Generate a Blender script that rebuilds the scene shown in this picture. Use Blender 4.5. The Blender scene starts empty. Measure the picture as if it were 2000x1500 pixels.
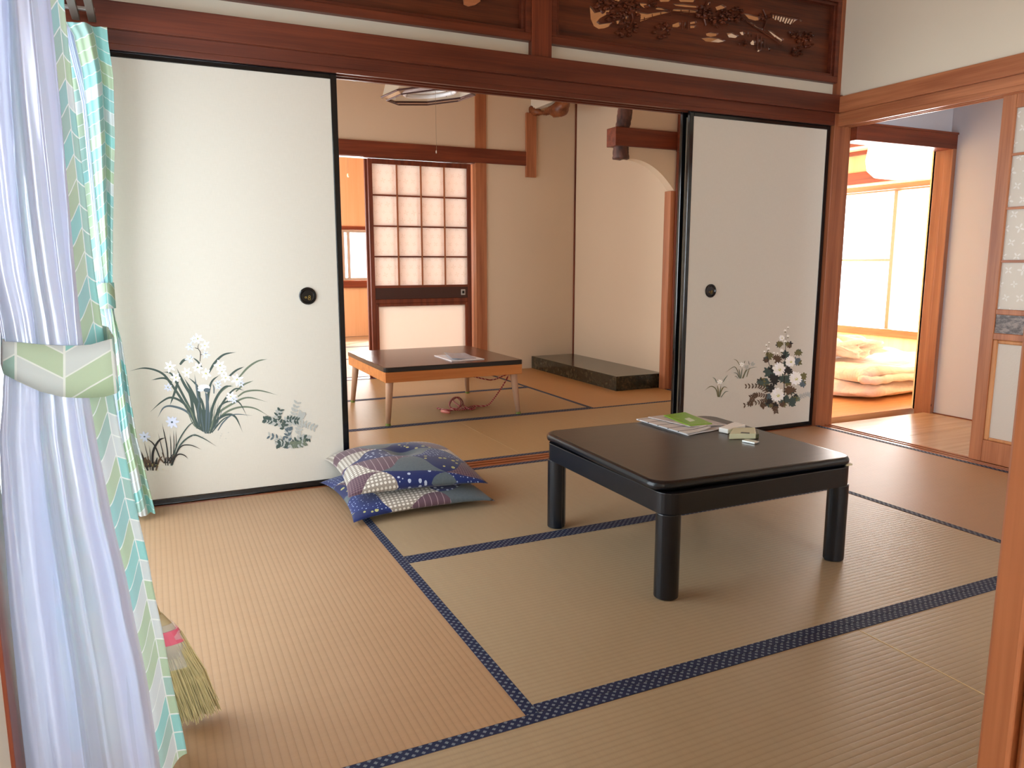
import bpy, bmesh, math, random
from mathutils import Vector, Matrix
random.seed(7)
sc = bpy.context.scene
COL = sc.collection
PI = math.pi

# ------------------------------------------------------------------ camera, world, light, exposure
CAM = Vector((0.2563, -3.2257, 0.9626)); YAW, PITCH, ROLL, F = 0.4431, 0.1587, -0.0002, 1478.35
fw = Vector((math.sin(YAW)*math.cos(PITCH), math.cos(YAW)*math.cos(PITCH), -math.sin(PITCH)))
r0 = Vector((math.cos(YAW), -math.sin(YAW), 0)); u0 = r0.cross(fw)
rt = r0*math.cos(ROLL)+u0*math.sin(ROLL); up = -r0*math.sin(ROLL)+u0*math.cos(ROLL)
cam = bpy.data.cameras.new('camera'); cam.sensor_width = 36; cam.lens = F*36/2000; cam.clip_start = .02
co = bpy.data.objects.new('camera', cam); COL.objects.link(co)
m = Matrix((rt, up, -fw)).transposed().to_4x4(); m.translation = CAM; co.matrix_world = m
sc.camera = co

def W(px, py, ax, val):
    """the point that the photo's pixel (2000 x 1500) shows on the plane x, y or z = val"""
    d = fw+rt*((px-1000)/F)-up*((py-750)/F)
    i = 'xyz'.index(ax)
    return CAM+d*((val-CAM[i])/d[i])

w = bpy.data.worlds.new('sky'); sc.world = w; w.use_nodes = True
bg = w.node_tree.nodes['Background']; bg.inputs[0].default_value = (.86, .94, 1, 1); bg.inputs[1].default_value = 4.0
sc.view_settings.view_transform = 'Standard'; sc.view_settings.look = 'None'
sc.view_settings.gamma = 1; sc.view_settings.use_curve_mapping = False
sc.view_settings.exposure = 0.25
sc.cycles.max_bounces = 14; sc.cycles.diffuse_bounces = 8; sc.cycles.transparent_max_bounces = 24
sc.cycles.sample_clamp_indirect = 6; sc.cycles.use_denoising = True
sc.cycles.caustics_reflective = False; sc.cycles.caustics_refractive = False

def area(name, loc, size, nrm, power, color=(1, 1, 1)):
    l = bpy.data.lights.new(name, 'AREA'); l.shape = 'RECTANGLE'; l.size, l.size_y = size
    l.energy = power; l.color = color
    if power == 0: l.cycles.is_portal = True
    o = bpy.data.objects.new(name, l); COL.objects.link(o); o.location = loc
    n = Vector(nrm).normalized(); upv = Vector((0, 0, 1)) if abs(n.z) < .9 else Vector((0, 1, 0))
    z = -n; x = upv.cross(z).normalized(); y = z.cross(x)
    o.matrix_world = Matrix.Translation(loc) @ Matrix((x, y, z)).transposed().to_4x4()
    return o
# daylight just outside each window's glass, plus fill lights at three added windows
area('daylight_front_window', (-.30, -.92, .95), (1.75, 1.7), (1, 0, 0), 18, (.76, .88, 1))
area('fill_light_rear', (1.2, -5.15, 1.1), (2.2, 1.6), (0, 1, 0), 105, (.86, .93, 1))  # fill light added behind the camera to brighten the front room
area('daylight_back_window', (-.30, 1.55, 1.0), (2.3, 1.5), (1, 0, .0), 27, (1, .975, .92))
area('daylight_bedroom_window', (7.25, 2.15, 1.0), (3.2, 1.4), (-1, 0, 0), 180, (1, .98, .95))
area('daylight_bedroom_side', (5.6, 4.35, 1.1), (2.2, 1.4), (0, -1, 0), 140, (1, .97, .93))
area('daylight_far_window', (3.3, 6.95, 1.05), (1.6, .56), (0, -1, 0), 110, (1, .99, .97))
area('fill_light_far_side', (-.2, 5.0, 1.1), (2.0, 1.3), (1, 0, 0), 150, (1, .98, .95))  # extra fill added to brighten the far room, source unseen
area('fill_light_hall', (4.4, -3.5, 1.2), (.8, 1.2), (0, 1, 0), 22, (.80, .92, 1))  # added fill for the hall, from an unseen end
sun = bpy.data.lights.new('sun', 'SUN'); sun.energy = 6; sun.angle = .01; sun.color = (1, .97, .92)
so = bpy.data.objects.new('sun', sun); COL.objects.link(so)
so.rotation_euler = Vector((-.52, -.50, -.60)).to_track_quat('-Z', 'Y').to_euler()

# ------------------------------------------------------------------ colours and materials
def lin(c):
    return tuple(((v/255)/12.92 if v/255 <= .04045 else ((v/255+.055)/1.055)**2.4) for v in c)+(1,)
class N:
    """tiny node helper"""
    def __init__(s, name):
        s.m = bpy.data.materials.new(name); s.m.use_nodes = True; s.t = s.m.node_tree; s.t.nodes.clear()
        s.out = s.n('ShaderNodeOutputMaterial')
    def n(s, typ, ins=None, **kw):
        x = s.t.nodes.new(typ)
        for k, v in kw.items(): setattr(x, k, v)
        for k, v in (ins or {}).items(): s.set(x, k, v)
        return x
    def set(s, x, k, v):
        if isinstance(v, bpy.types.NodeSocket): s.t.links.new(v, x.inputs[k])
        else: x.inputs[k].default_value = v
    def math(s, op, a, b=0., c=0.):
        x = s.n('ShaderNodeMath', operation=op)
        for i, v in enumerate((a, b, c)): s.set(x, i, v)
        return x.outputs[0]
    def coord(s, which='Object'):
        return s.n('ShaderNodeTexCoord').outputs[which]
    def sep(s, v):
        x = s.n('ShaderNodeSeparateXYZ', {0: v}); return x.outputs
    def comb(s, *a):
        x = s.n('ShaderNodeCombineXYZ')
        for i, v in enumerate(a): s.set(x, i, v)
        return x.outputs[0]
    def mapv(s, v, scale):
        return s.n('ShaderNodeVectorMath', {0: v, 1: scale}, operation='MULTIPLY').outputs[0]
    def noise(s, v, scale=5., detail=3., rough=.5):
        return s.n('ShaderNodeTexNoise', {'Vector': v, 'Scale': scale, 'Detail': detail, 'Roughness': rough}).outputs[0]
    def ramp(s, f, stops, interp='LINEAR'):
        x = s.n('ShaderNodeValToRGB'); s.set(x, 0, f); cr = x.color_ramp; cr.interpolation = interp
        while len(cr.elements) < len(stops): cr.elements.new(.5)
        for e, (p, c) in zip(cr.elements, stops): e.position = p; e.color = c
        return x.outputs[0]
    def mix(s, f, a, b, mode='MIX'):
        x = s.n('ShaderNodeMix', data_type='RGBA', blend_type=mode)
        s.set(x, 0, f); s.set(x, 6, a); s.set(x, 7, b); return x.outputs[2]
    def bump(s, h, strength=.3, dist=.001):
        return s.n('ShaderNodeBump', {'Height': h, 'Strength': strength, 'Distance': dist}).outputs[0]
    def bsdf(s, **k):
        names = dict(color='Base Color', rough='Roughness', metal='Metallic', normal='Normal', spec='Specular IOR Level', coat='Coat Weight',
                     coatr='Coat Roughness', emit='Emission Color', es='Emission Strength', sheen='Sheen Weight', aniso='Anisotropic', trans='Transmission Weight')
        x = s.n('ShaderNodeBsdfPrincipled')
        for a, v in k.items(): s.set(x, names[a], v)
        return x.outputs[0]
    def done(s, sh):
        s.t.links.new(sh, s.out.inputs[0]); return s.m

def plain(name, rgb, rough=.5, spec=.5, metal=0., var=.0, **k):
    n = N(name); c = lin(rgb)
    if var:
        f = n.noise(n.coord(), 40., 3.)
        c = n.mix(f, tuple(x*(1-var) for x in c[:3])+(1,), tuple(min(1, x*(1+var)) for x in c[:3])+(1,))
    return n.done(n.bsdf(color=c, rough=rough, spec=spec, metal=metal, **k))

def wood(name, dark, light, axis='x', rough=.38, scale=1., knots=False, spec=.4, bumpy=.15):
    n = N(name); sv = {'x': (1.2, 22, 22), 'y': (22, 1.2, 22), 'z': (22, 22, 1.2)}[axis]
    v = n.mapv(n.coord(), tuple(q*scale for q in sv))
    a = n.noise(v, 1., 4., .55)
    v2 = n.mapv(n.coord(), tuple(q*scale*7 if q > 2 else q*scale*3 for q in sv))
    b = n.noise(v2, 1., 2., .5)
    f = n.math('ADD', n.math('MULTIPLY', a, .75), n.math('MULTIPLY', b, .25))
    c = n.ramp(f, [(.36, lin(dark)), (.64, lin(light))])
    if knots:
        vo = n.n('ShaderNodeTexVoronoi', {'Vector': n.mapv(n.coord(), (6, 6, 3.2)), 'Scale': 1.})
        k = n.math('LESS_THAN', n.math('ADD', vo.outputs[0], n.math('MULTIPLY', a, .1)), .105)
        c = n.mix(k, c, lin((70, 30, 15)))
    return n.done(n.bsdf(color=c, rough=rough, spec=spec, normal=n.bump(b, bumpy, .0006)))

RD, RL = (92, 40, 24), (132, 64, 38)
WD = {a: wood('red_brown_wood_'+a, RD, RL, a) for a in 'xyz'}
WO = {a: wood('orange_brown_wood_'+a, (150, 88, 56), (188, 122, 82), a, .36, knots=False) for a in 'xyz'}
WKN = wood('knotty_door_post_wood', (138, 86, 60), (170, 114, 82), 'z', .4, knots=True)
WB = wood('dark_red_beam_wood', (76, 33, 21), (110, 52, 32), 'x', .36)
WK = wood('dark_stained_board', (54, 24, 15), (108, 52, 27), 'x', .42, 1.3, bumpy=.3)
WF = wood('bleached_door_wood', (176, 112, 66), (206, 146, 96), 'z', .4)
WS = wood('sill_wood', (130, 74, 44), (166, 98, 58), 'x', .28, spec=.6)
WSY = wood('sill_wood_along_depth', (140, 84, 54), (176, 112, 74), 'y', .24, spec=.7)
PLY = wood('orange_plywood', (208, 162, 118), (220, 178, 136), 'z', .5, .35)
CEIL = wood('amber_ceiling_board', (196, 140, 88), (218, 164, 110), 'y', .5, .5)
PALE = wood('pale_yellow_board', (236, 218, 178), (246, 232, 200), 'z', .5, .5)

def plaster(name, rgb, bs=.25):
    n = N(name); f = n.noise(n.coord(), 260., 4., .7); g = n.noise(n.coord(), 1.6, 3.)
    c = lin(rgb); c2 = tuple(x*.93 for x in c[:3])+(1,)
    return n.done(n.bsdf(color=n.mix(g, c2, c), rough=.85, spec=.2, normal=n.bump(f, bs, .001)))
PL = plaster('cream_plaster', (218, 208, 188)); PLB = plaster('sand_plaster', (222, 200, 172)); PLH = plaster('lilac_white_wallpaper', (206, 206, 214), .4)

def tatami(name, base):
    n = N(name); T = lambda c: lin(tuple(min(255, c[i]*base[i]) for i in range(3))); o = n.sep(n.coord())
    inf = n.n('ShaderNodeObjectInfo').outputs['Random']
    ph = n.math('MULTIPLY', o[1], 2*PI/.0165)
    ridge = n.math('ABSOLUTE', n.math('SINE', n.math('MULTIPLY', ph, .5)))
    ridge = n.math('POWER', ridge, .45)
    rush = n.noise(n.comb(n.math('MULTIPLY', o[0], 420.), n.math('MULTIPLY', o[1], 26.), 0.), 1., 2.)
    big = n.noise(n.coord(), 1.7, 4., .6)
    mid = n.noise(n.mapv(n.coord(), (60, 5, 1)), 1., 2.)
    c = n.mix(big, T((158, 138, 108)), T((174, 154, 124)))
    c = n.mix(n.math('MULTIPLY', mid, .35), c, T((190, 168, 134)))
    c = n.mix(n.math('MULTIPLY', rush, .35), c, T((146, 122, 90)))
    c = n.mix(n.math('MULTIPLY', n.math('SUBTRACT', 1., ridge), .26), c, T((112, 88, 62)))
    h = n.math('ADD', n.math('MULTIPLY', ridge, 1.), n.math('MULTIPLY', rush, .25))
    return n.done(n.bsdf(color=c, rough=.47, spec=.6, normal=n.bump(h, .32, .0013)))
TAT = tatami('woven_rush', (1, 1, 1)); TAN = tatami('tan_woven_rush', (1.02, .93, .88)); RED = tatami('reddish_woven_rush', (.98, .84, .74)); ORG = tatami('orange_woven_rush', (1.12, .94, .70)); BRT = tatami('back_room_woven_rush', (1.03, .95, .82))

def border():
    n = N('navy_border_cloth'); o = n.sep(n.coord())
    s = .021
    p = n.math('FRACT', n.math('ADD', n.math('DIVIDE', n.math('ADD', o[0], o[1]), s), 100.))
    q = n.math('FRACT', n.math('ADD', n.math('DIVIDE', n.math('SUBTRACT', o[0], o[1]), s), 100.))
    def mid(a): return n.math('LESS_THAN', n.math('ABSOLUTE', n.math('SUBTRACT', a, .5)), .23)
    d = n.math('MULTIPLY', mid(p), mid(q))
    fn = n.noise(n.coord(), 900., 2.)
    d = n.math('MULTIPLY', d, n.math('ADD', .45, fn))
    c = n.mix(n.math('MULTIPLY', d, .8), lin((26, 33, 62)), lin((126, 134, 140)))
    return n.done(n.bsdf(color=c, rough=.7, spec=.3, normal=n.bump(d, .4, .0008)))
BORD = border()

def fusuma_paper():
    n = N('fusuma_paper'); f = n.noise(n.mapv(n.coord(), (30, 30, 900)), 1., 3.); g = n.noise(n.mapv(n.coord(), (700, 1, 40)), 1., 2.)
    c = n.mix(n.math('MULTIPLY', n.math('ADD', f, g), .5), lin((200, 193, 178)), lin((218, 212, 199)))
    return n.done(n.bsdf(color=c, rough=.55, spec=.35, normal=n.bump(f, .12, .0006)))
FP = fusuma_paper()
LACQ = plain('black_lacquer', (12, 12, 14), .12, .6)
BLK = plain('black_enamel', (17, 20, 26), .26, .5)
GOLD = plain('gold_inlay', (170, 140, 60), .35, .5, .7)
ALU = plain('aluminium', (190, 190, 188), .35, .5, .8)
def glass(name, tint=(1, 1, 1, 1), gl=.08, rough=.02):
    n = N(name); a = n.n('ShaderNodeBsdfTransparent', {0: tint}).outputs[0]; b = n.n('ShaderNodeBsdfGlossy', {0: (1, 1, 1, 1), 'Roughness': rough}).outputs[0]
    return n.done(n.n('ShaderNodeMixShader', {0: gl, 1: a, 2: b}).outputs[0])
GLASS = glass('clear_glass')
def frosted(name, rgb, tr=.45, motif=None, bs=.4, bsc=240.):
    n = N(name); c = lin(rgb)
    nz = n.noise(n.coord(), bsc, 2.)
    if motif:
        o = n.sep(n.coord()); S = .064
        u, v = o[motif[0]], o[motif[1]]
        # a staggered field of four-petalled flowers cut into the frosting
        row = n.math('FLOOR', n.math('DIVIDE', v, S)); 
        uu = n.math('ADD', n.math('DIVIDE', u, S), n.math('MULTIPLY', n.math('MODULO', n.math('ADD', row, 40.), 2.), .5))
        fx = n.math('SUBTRACT', n.math('FRACT', n.math('ADD', uu, 50.)), .5); fy = n.math('SUBTRACT', n.math('FRACT', n.math('ADD', n.math('DIVIDE', v, S), 50.)), .5)
        r = n.math('SQRT', n.math('ADD', n.math('MULTIPLY', fx, fx), n.math('MULTIPLY', fy, fy)))
        cell = n.n('ShaderNodeTexWhiteNoise', {'Vector': n.comb(n.math('FLOOR', n.math('ADD', uu, 50.)), row, 0.)}, noise_dimensions='3D').outputs[0]
        an = n.math('ADD', n.math('ARCTAN2', fy, fx), n.math('MULTIPLY', cell, 1.5))
        pet = n.math('ABSOLUTE', n.math('COSINE', n.math('MULTIPLY', an, 2.)))
        rad = n.math('MULTIPLY', n.math('POWER', pet, 2.2), n.math('ADD', .24, n.math('MULTIPLY', cell, .14)))
        on = n.math('MULTIPLY', n.math('LESS_THAN', r, rad), n.math('GREATER_THAN', r, .05))
        c = n.mix(n.math('MULTIPLY', on, motif[2]), c, lin(motif[3]))
    d = n.n('ShaderNodeBsdfTranslucent', {0: c}).outputs[0]
    e = n.bsdf(color=c, rough=.35, spec=.5, normal=n.bump(nz, bs, .0012))
    return n.done(n.n('ShaderNodeMixShader', {0: tr, 1: e, 2: d}).outputs[0])

def drape_cloth(name='aqua_chevron_cloth', w_=.066, h_=.040, slope=.62):
    n = N(name); uv = n.sep(n.coord('UV'))
    a = n.math('DIVIDE', uv[0], w_); col = n.math('FLOOR', a); fx = n.math('FRACT', a)
    par = n.math('MODULO', n.math('ADD', col, 100.), 2.)
    sl = n.math('MULTIPLY', n.math('SUBTRACT', n.math('MULTIPLY', par, 2.), 1.), n.math('SUBTRACT', fx, .5))
    t = n.math('ADD', n.math('DIVIDE', uv[1], h_), n.math('MULTIPLY', sl, slope*w_/h_))
    row = n.math('FLOOR', t); fy = n.math('FRACT', t)
    wn = n.n('ShaderNodeTexWhiteNoise', {'Vector': n.comb(col, row, 3.)}, noise_dimensions='3D').outputs[0]
    cols = [(150, 212, 206), (184, 206, 170), (166, 200, 188), (216, 222, 220), (154, 204, 200), (194, 212, 182)]
    c = n.ramp(wn, [(i/6, lin(q)) for i, q in enumerate(cols)], 'CONSTANT')
    ln = n.math('MAXIMUM', n.math('LESS_THAN', fy, .07), n.math('LESS_THAN', fx, .05))
    c = n.mix(ln, c, lin((240, 244, 238)))
    th = n.noise(n.mapv(n.coord('UV'), (900, 300, 1)), 1., 2.)
    c = n.mix(n.math('MULTIPLY', th, .16), c, lin((210, 222, 214)))
    d = n.bsdf(color=c, rough=.75, spec=.2, sheen=.2, normal=n.bump(th, .2, .0005)); tr = n.n('ShaderNodeBsdfTranslucent', {0: c}).outputs[0]
    return n.done(n.n('ShaderNodeMixShader', {0: .34, 1: d, 2: tr}).outputs[0])
DRAPE = drape_cloth()
def lace():
    n = N('white_sheer_fabric'); uv = n.sep(n.coord('UV'))
    s1 = n.noise(n.comb(n.math('MULTIPLY', uv[0], 700.), n.math('MULTIPLY', uv[1], 6.), 0.), 1., 2.)
    s2 = n.noise(n.comb(n.math('MULTIPLY', uv[0], 60.), n.math('MULTIPLY', uv[1], 1.), 0.), 1., 3.)
    c = n.mix(s2, lin((212, 214, 240)), lin((238, 239, 252)))
    d = n.bsdf(color=c, rough=.26, spec=1., metal=.3, sheen=.3, normal=n.bump(s1, .12, .0004))
    t = n.n('ShaderNodeBsdfTranslucent', {0: c}).outputs[0]
    x = n.n('ShaderNodeMixShader', {0: .58, 1: d, 2: t}).outputs[0]
    tr = n.n('ShaderNodeBsdfTransparent', {0: (1, 1, 1, 1)}).outputs[0]
    fac = n.math('ADD', .04, n.math('MULTIPLY', n.math('GREATER_THAN', s2, .5), .10))
    return n.done(n.n('ShaderNodeMixShader', {0: fac, 1: x, 2: tr}).outputs[0])
LACE = lace()

# ------------------------------------------------------------------ mesh helpers
class MB:
    def __init__(s): s.v = []; s.f = []; s.mi = []; s.uv = None
    def add(s, vs, fs, mi=0):
        b = len(s.v); s.v += [tuple(v) for v in vs]; s.f += [tuple(i+b for i in f) for f in fs]; s.mi += [mi]*len(fs); return s
    def box(s, x0, x1, y0, y1, z0, z1, mi=0):
        x0, x1 = sorted((x0, x1)); y0, y1 = sorted((y0, y1)); z0, z1 = sorted((z0, z1))
        return s.add([(x0, y0, z0), (x1, y0, z0), (x1, y1, z0), (x0, y1, z0), (x0, y0, z1), (x1, y0, z1), (x1, y1, z1), (x0, y1, z1)],
                     [(0, 3, 2, 1), (4, 5, 6, 7), (0, 1, 5, 4), (1, 2, 6, 5), (2, 3, 7, 6), (3, 0, 4, 7)], mi)
    def rings(s, rings, closed=True, caps=True, mi=0):
        n = len(rings[0]); vs = [p for r in rings for p in r]; fs = []
        for i in range(len(rings)-1):
            for j in range(n if closed else n-1):
                k = (j+1) % n; fs.append((i*n+j, i*n+k, (i+1)*n+k, (i+1)*n+j))
        if caps: fs += [tuple(range(n))[::-1], tuple((len(rings)-1)*n+j for j in range(n))]
        return s.add(vs, fs, mi)
    def tube(s, pts, r, n=8, mi=0, caps=True):
        pts = [Vector(p) for p in pts]; rr = r if isinstance(r, (list, tuple)) else [r]*len(pts); out = []; prev = None
        for i, p in enumerate(pts):
            t = (pts[min(i+1, len(pts)-1)]-pts[max(i-1, 0)]).normalized()
            if prev is None:
                a = Vector((0, 0, 1)) if abs(t.z) < .9 else Vector((1, 0, 0)); x = t.cross(a).normalized()
            else: x = (prev-t*prev.dot(t)).normalized()
            prev = x; y = t.cross(x)
            out.append([p+(x*math.cos(2*PI*k/n)+y*math.sin(2*PI*k/n))*rr[i] for k in range(n)])
        return s.rings(out, True, caps, mi)
    def lathe(s, prof, c=(0, 0, 0), n=32, mi=0, caps=True):
        return s.rings([[(c[0]+r*math.cos(2*PI*k/n), c[1]+r*math.sin(2*PI*k/n), c[2]+z) for k in range(n)] for r, z in prof], True, caps, mi)
    def slab(s, poly, z0, z1, mi=0):
        n = len(poly)
        return s.rings([[(x, y, z0) for x, y in poly], [(x, y, z1) for x, y in poly]], True, True, mi)
    def grid(s, P, mi=0):
        a = len(P); b = len(P[0])
        return s.add([p for r in P for p in r], [(i*b+j, i*b+j+1, (i+1)*b+j+1, (i+1)*b+j) for i in range(a-1) for j in range(b-1)], mi)
    def build(s, name, mats, parent=None, bevel=0., smooth=False, world=False, seg=2, solid=0., sub=0, ang=40):
        me = bpy.data.meshes.new(name)
        vs = s.v
        if world and parent is not None:
            M = base_matrix(parent).inverted(); vs = [tuple(M @ Vector(v)) for v in vs]
        me.from_pydata(vs, [], s.f)
        for mt in (mats if isinstance(mats, (list, tuple)) else [mats]): me.materials.append(mt)
        me.polygons.foreach_set('material_index', s.mi)
        if s.uv:
            l = me.uv_layers.new(name='UVMap')
            for lp in me.loops: l.data[lp.index].uv = s.uv[lp.vertex_index]
        if smooth: me.polygons.foreach_set('use_smooth', [True]*len(me.polygons))
        me.update()
        bm = bmesh.new(); bm.from_mesh(me)
        if not solid and not s.uv: bmesh.ops.recalc_face_normals(bm, faces=bm.faces)
        bm.to_mesh(me); bm.free()
        o = bpy.data.objects.new(name, me); COL.objects.link(o)
        if parent is not None: o.parent = parent
        if solid:
            q = o.modifiers.new('solid', 'SOLIDIFY'); q.thickness = solid; q.offset = 0
        if bevel:
            q = o.modifiers.new('bevel', 'BEVEL'); q.width = bevel; q.segments = seg; q.limit_method = 'ANGLE'; q.angle_limit = math.radians(ang)
            q.harden_normals = False
        if sub:
            q = o.modifiers.new('sub', 'SUBSURF'); q.levels = q.render_levels = sub
        return o
def base_matrix(o):
    m = Matrix.LocRotScale(o.location, o.rotation_euler, None)
    return base_matrix(o.parent) @ m if o.parent else m
def thing(name, label, cat, loc=(0, 0, 0), rz=0, group=None):
    o = bpy.data.objects.new(name, None); COL.objects.link(o); o.location = loc; o.rotation_euler = (0, 0, rz); o.empty_display_size = .05
    o['label'] = label; o['category'] = cat
    if group: o['group'] = group
    return o
def tag(o, label, cat, group=None):
    o['label'] = label; o['category'] = cat
    if group: o['group'] = group
    return o
def st(o, label=None):
    o['kind'] = 'structure'
    if label: o['label'] = label
    return o
def sbox(name, mat, *bx, bevel=.002, label=None):
    mb = MB()
    for b in bx: mb.box(*b)
    return st(mb.build(name, mat, bevel=bevel), label)
def root(name, loc=(0, 0, 0), label=None):
    o = bpy.data.objects.new(name, None); COL.objects.link(o); o.location = loc; return st(o, label)
def catmull(pts, k=6):
    P = [Vector(p) for p in pts]; P = [P[0]*2-P[1]]+P+[P[-1]*2-P[-2]]; out = []
    for i in range(1, len(P)-2):
        for j in range(k):
            t = j/k; a, b, c, d = P[i-1:i+3]
            out.append(.5*((2*b)+(c-a)*t+(2*a-5*b+4*c-d)*t*t+(3*b-a-3*c+d)*t**3))
    out.append(P[-2]); return out
def rrect(cx, cy, w, h, r, k=6):
    out = []
    for sx, sy, a0 in ((1, 1, 0), (-1, 1, 90), (-1, -1, 180), (1, -1, 270)):
        for j in range(k+1):
            a = math.radians(a0+90*j/k); out.append((cx+sx*(w/2-r)+r*math.cos(a), cy+sy*(h/2-r)+r*math.sin(a)))
    return out

# ------------------------------------------------------------------ room shell
RW, MD = 3.82, .945           # room width, tatami depth
Y0 = .115                     # far edge of the sill
BY = 2.98                     # back wall of the second room
ZC = 2.5
sbox('floor', WD['x'], (-.1, 3.92, -5.2, 3.1, -.12, -.055), bevel=0)
sbox('floor_hall', plain('brown_underfloor', (120, 80, 50)), (3.82, 7.2, -3.6, 4.3, -.12, -.055), bevel=0)
sbox('floor_far_room', plain('brown_underfloor_far', (120, 80, 50)), (-.1, 4.6, 3.1, 6.9, -.12, -.055), bevel=0)

# left wall of both rooms with its two windows
WY0, WY1 = -1.74, -.06
sbox('wall_left', PL, (-.12, 0, -5.2, WY0, -.05, ZC+.1), (-.12, 0, WY1, .35, -.05, ZC+.1), (-.12, 0, WY0, WY1, 1.80, ZC+.1),
     (-.12, 0, .35, 2.75, 1.76, ZC+.1), (-.12, 0, 2.75, 3.1, -.05, ZC+.1), (-.12, 0, .35, 2.75, -.05, .30), bevel=0)
sbox('trim_window_post', WD['z'], (-.11, .006, WY0-.13, WY0, -.03, 1.80), label='red-brown post at the near side of the curtained window')
sbox('trim_window_head', WD['y'], (-.11, .012, WY0-.3, .0, 1.80, 1.90))
sbox('trim_window_sill', WD['y'], (-.11, .004, WY0, WY1, -.05, .006))
sbox('wall_near', PL, (1.03, 1.92, -2.9, -2.82, 0, ZC+.1), (1.92, 3.92, -2.9, -2.82, 1.9, ZC+.1), (-.1, 1.03, -2.9, -2.82, 1.9, ZC+.1), bevel=0)  # out of view; right part left open so the rear fill light passes
sbox('wall_rear', PL, (-.1, .1, -5.2, -5.1, 0, ZC+.1), (2.3, 3.92, -5.2, -5.1, 0, ZC+.1), (.1, 2.3, -5.2, -5.1, 0, .3), (.1, 2.3, -5.2, -5.1, 1.9, ZC+.1), bevel=0)  # unseen rear wall, its opening added for fill light
sbox('wall_rear_side', PL, (3.83, 3.92, -5.2, -2.9, 0, ZC+.1), bevel=0)
sbox('ceiling', CEIL, (-.12, 3.98, -5.25, .14, ZC+.1, ZC+.14), bevel=0)
sbox('ceiling_back_room', CEIL, (-.12, 3.98, .08, 3.1, ZC-.04, ZC), bevel=0)

# near post with its slot, at the right edge of the photo
np_ = sbox('trim_near_post', WO['z'], (.925, 1.05, -2.858, -2.83, 0, ZC), (.925, 1.05, -2.94, -2.866, 0, ZC), (.935, 1.05, -2.866, -2.858, 0, ZC), bevel=.003,
           label='orange-brown post in the near doorway')

def window(name, axis, plane, a0, a1, z0, z1, mull=(), bars=(), fr=.035, mat=None, lab=None, barspan=None):
    """a sliding window in the plane x or y = plane, spanning a0..a1"""
    mat = mat or ALU; r = root(name, label=lab); d = .02
    def bx(mb, p, q, r_, s_, dd=d):
        return mb.box(plane-dd, plane+dd, p, q, r_, s_) if axis == 'x' else mb.box(p, q, plane-dd, plane+dd, r_, s_)
    mb = MB(); bx(mb, a0, a1, z0, z0+fr); bx(mb, a0, a1, z1-fr, z1); bx(mb, a0, a0+fr, z0+fr, z1-fr); bx(mb, a1-fr, a1, z0+fr, z1-fr)
    mb.build('window_frame', mat, r, .002)
    ed = [a0+fr]+list(mull)+[a1-fr]
    for mu in mull:
        mb = MB(); bx(mb, mu-.02, mu+.02, z0+fr, z1-fr, .028); mb.build('meeting_stile', mat, r, .002)
    for i in range(len(ed)-1):
        mb = MB(); bx(mb, ed[i]+.001, ed[i+1]-.001, z0+fr, z1-fr, .003); mb.build('pane', GLASS, r)
    for zb in bars:
        s0, s1 = barspan or (a0+fr, a1-fr); mb = MB(); bx(mb, s0, s1, zb-.012, zb+.012, .012); mb.build('glazing_bar', mat, r, .001)
    return r
window('window_1', 'x', -.06, WY0, WY1, .01, 1.80, mull=(-.84,), lab='tall window behind the tied-back curtains')
window('window_2', 'x', -.06, .35, 2.75, .30, 1.76, mull=(1.55,))
window('added_window_rear', 'y', -5.15, .1, 2.3, .3, 1.9, mull=(1.2,))  # unseen window added behind the camera for fill

# ---- beams of the fusuma wall (grooved head and sill)
sbox('trim_door_head', WB, (0, RW, .0, .018, 1.725, 1.745), (0, RW, .052, .060, 1.725, 1.745), (0, RW, .096, Y0, 1.725, 1.745), (0, RW, .0, Y0, 1.745, 1.792), bevel=.0015,
     label='grooved head beam over the painted sliding doors')
sbox('trim_upper_rail', WB, (0, RW-.0, -.024, -.0, 1.790, 1.884), (0, RW, 0, .10, 1.792, 1.884), (0, RW, Y0, Y0+.024, 1.790, 1.884), bevel=.003, label='wide red-brown rail above the painted doors')
sbox('trim_door_sill', WS, (0, RW, 0, Y0, -.05, -.004), (0, RW, 0, .020, -.004, .0), (0, RW, .050, .062, -.004, .0), (0, RW, .092, Y0, -.004, .0), bevel=.001)
sbox('wall_above_doors', PL, (0, 1.885, .03, .085, 1.884, 1.95), (1.985, RW, .03, .085, 1.884, 1.95), (0, RW, .03, .085, 2.40, ZC+.1), bevel=0)
sbox('trim_center_post', WD['z'], (1.885, 1.987, -.004, Y0, 1.884, ZC+.1), label='short post between the carved transoms')
WM = wood('brown_post_wood', (122, 66, 40), (158, 94, 60), 'z', .36)
sbox('trim_corner_post', WM, (3.795, 3.925, -.002, Y0+.01, -.05, ZC+.1), label='post at the corner by the hall doorway')

# ---- carved transom panels
def filled(name, outer, holes, y0, y1, mat, parent):
    cu = bpy.data.curves.new(name, 'CURVE'); cu.dimensions = '2D'; cu.fill_mode = 'BOTH'; cu.extrude = (y1-y0)/2
    for poly in [outer]+holes:
        sp = cu.splines.new('POLY'); sp.points.add(len(poly)-1)
        for p, q in zip(sp.points, poly): p.co = (q[0], q[1], 0, 1)
        sp.use_cyclic_u = True
    tmp = bpy.data.objects.new('tmp', cu); me = bpy.data.meshes.new_from_object(tmp); bpy.data.objects.remove(tmp)
    for v in me.vertices:
        x, z, d = v.co; v.co = (x, (y0+y1)/2-d, z)
    me.materials.clear(); me.materials.append(mat); me.update()
    bm = bmesh.new(); bm.from_mesh(me); bmesh.ops.recalc_face_normals(bm, faces=bm.faces); bm.to_mesh(me); bm.free()
    o = bpy.data.objects.new(name, me); COL.objects.link(o); o.parent = parent; return o
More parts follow.
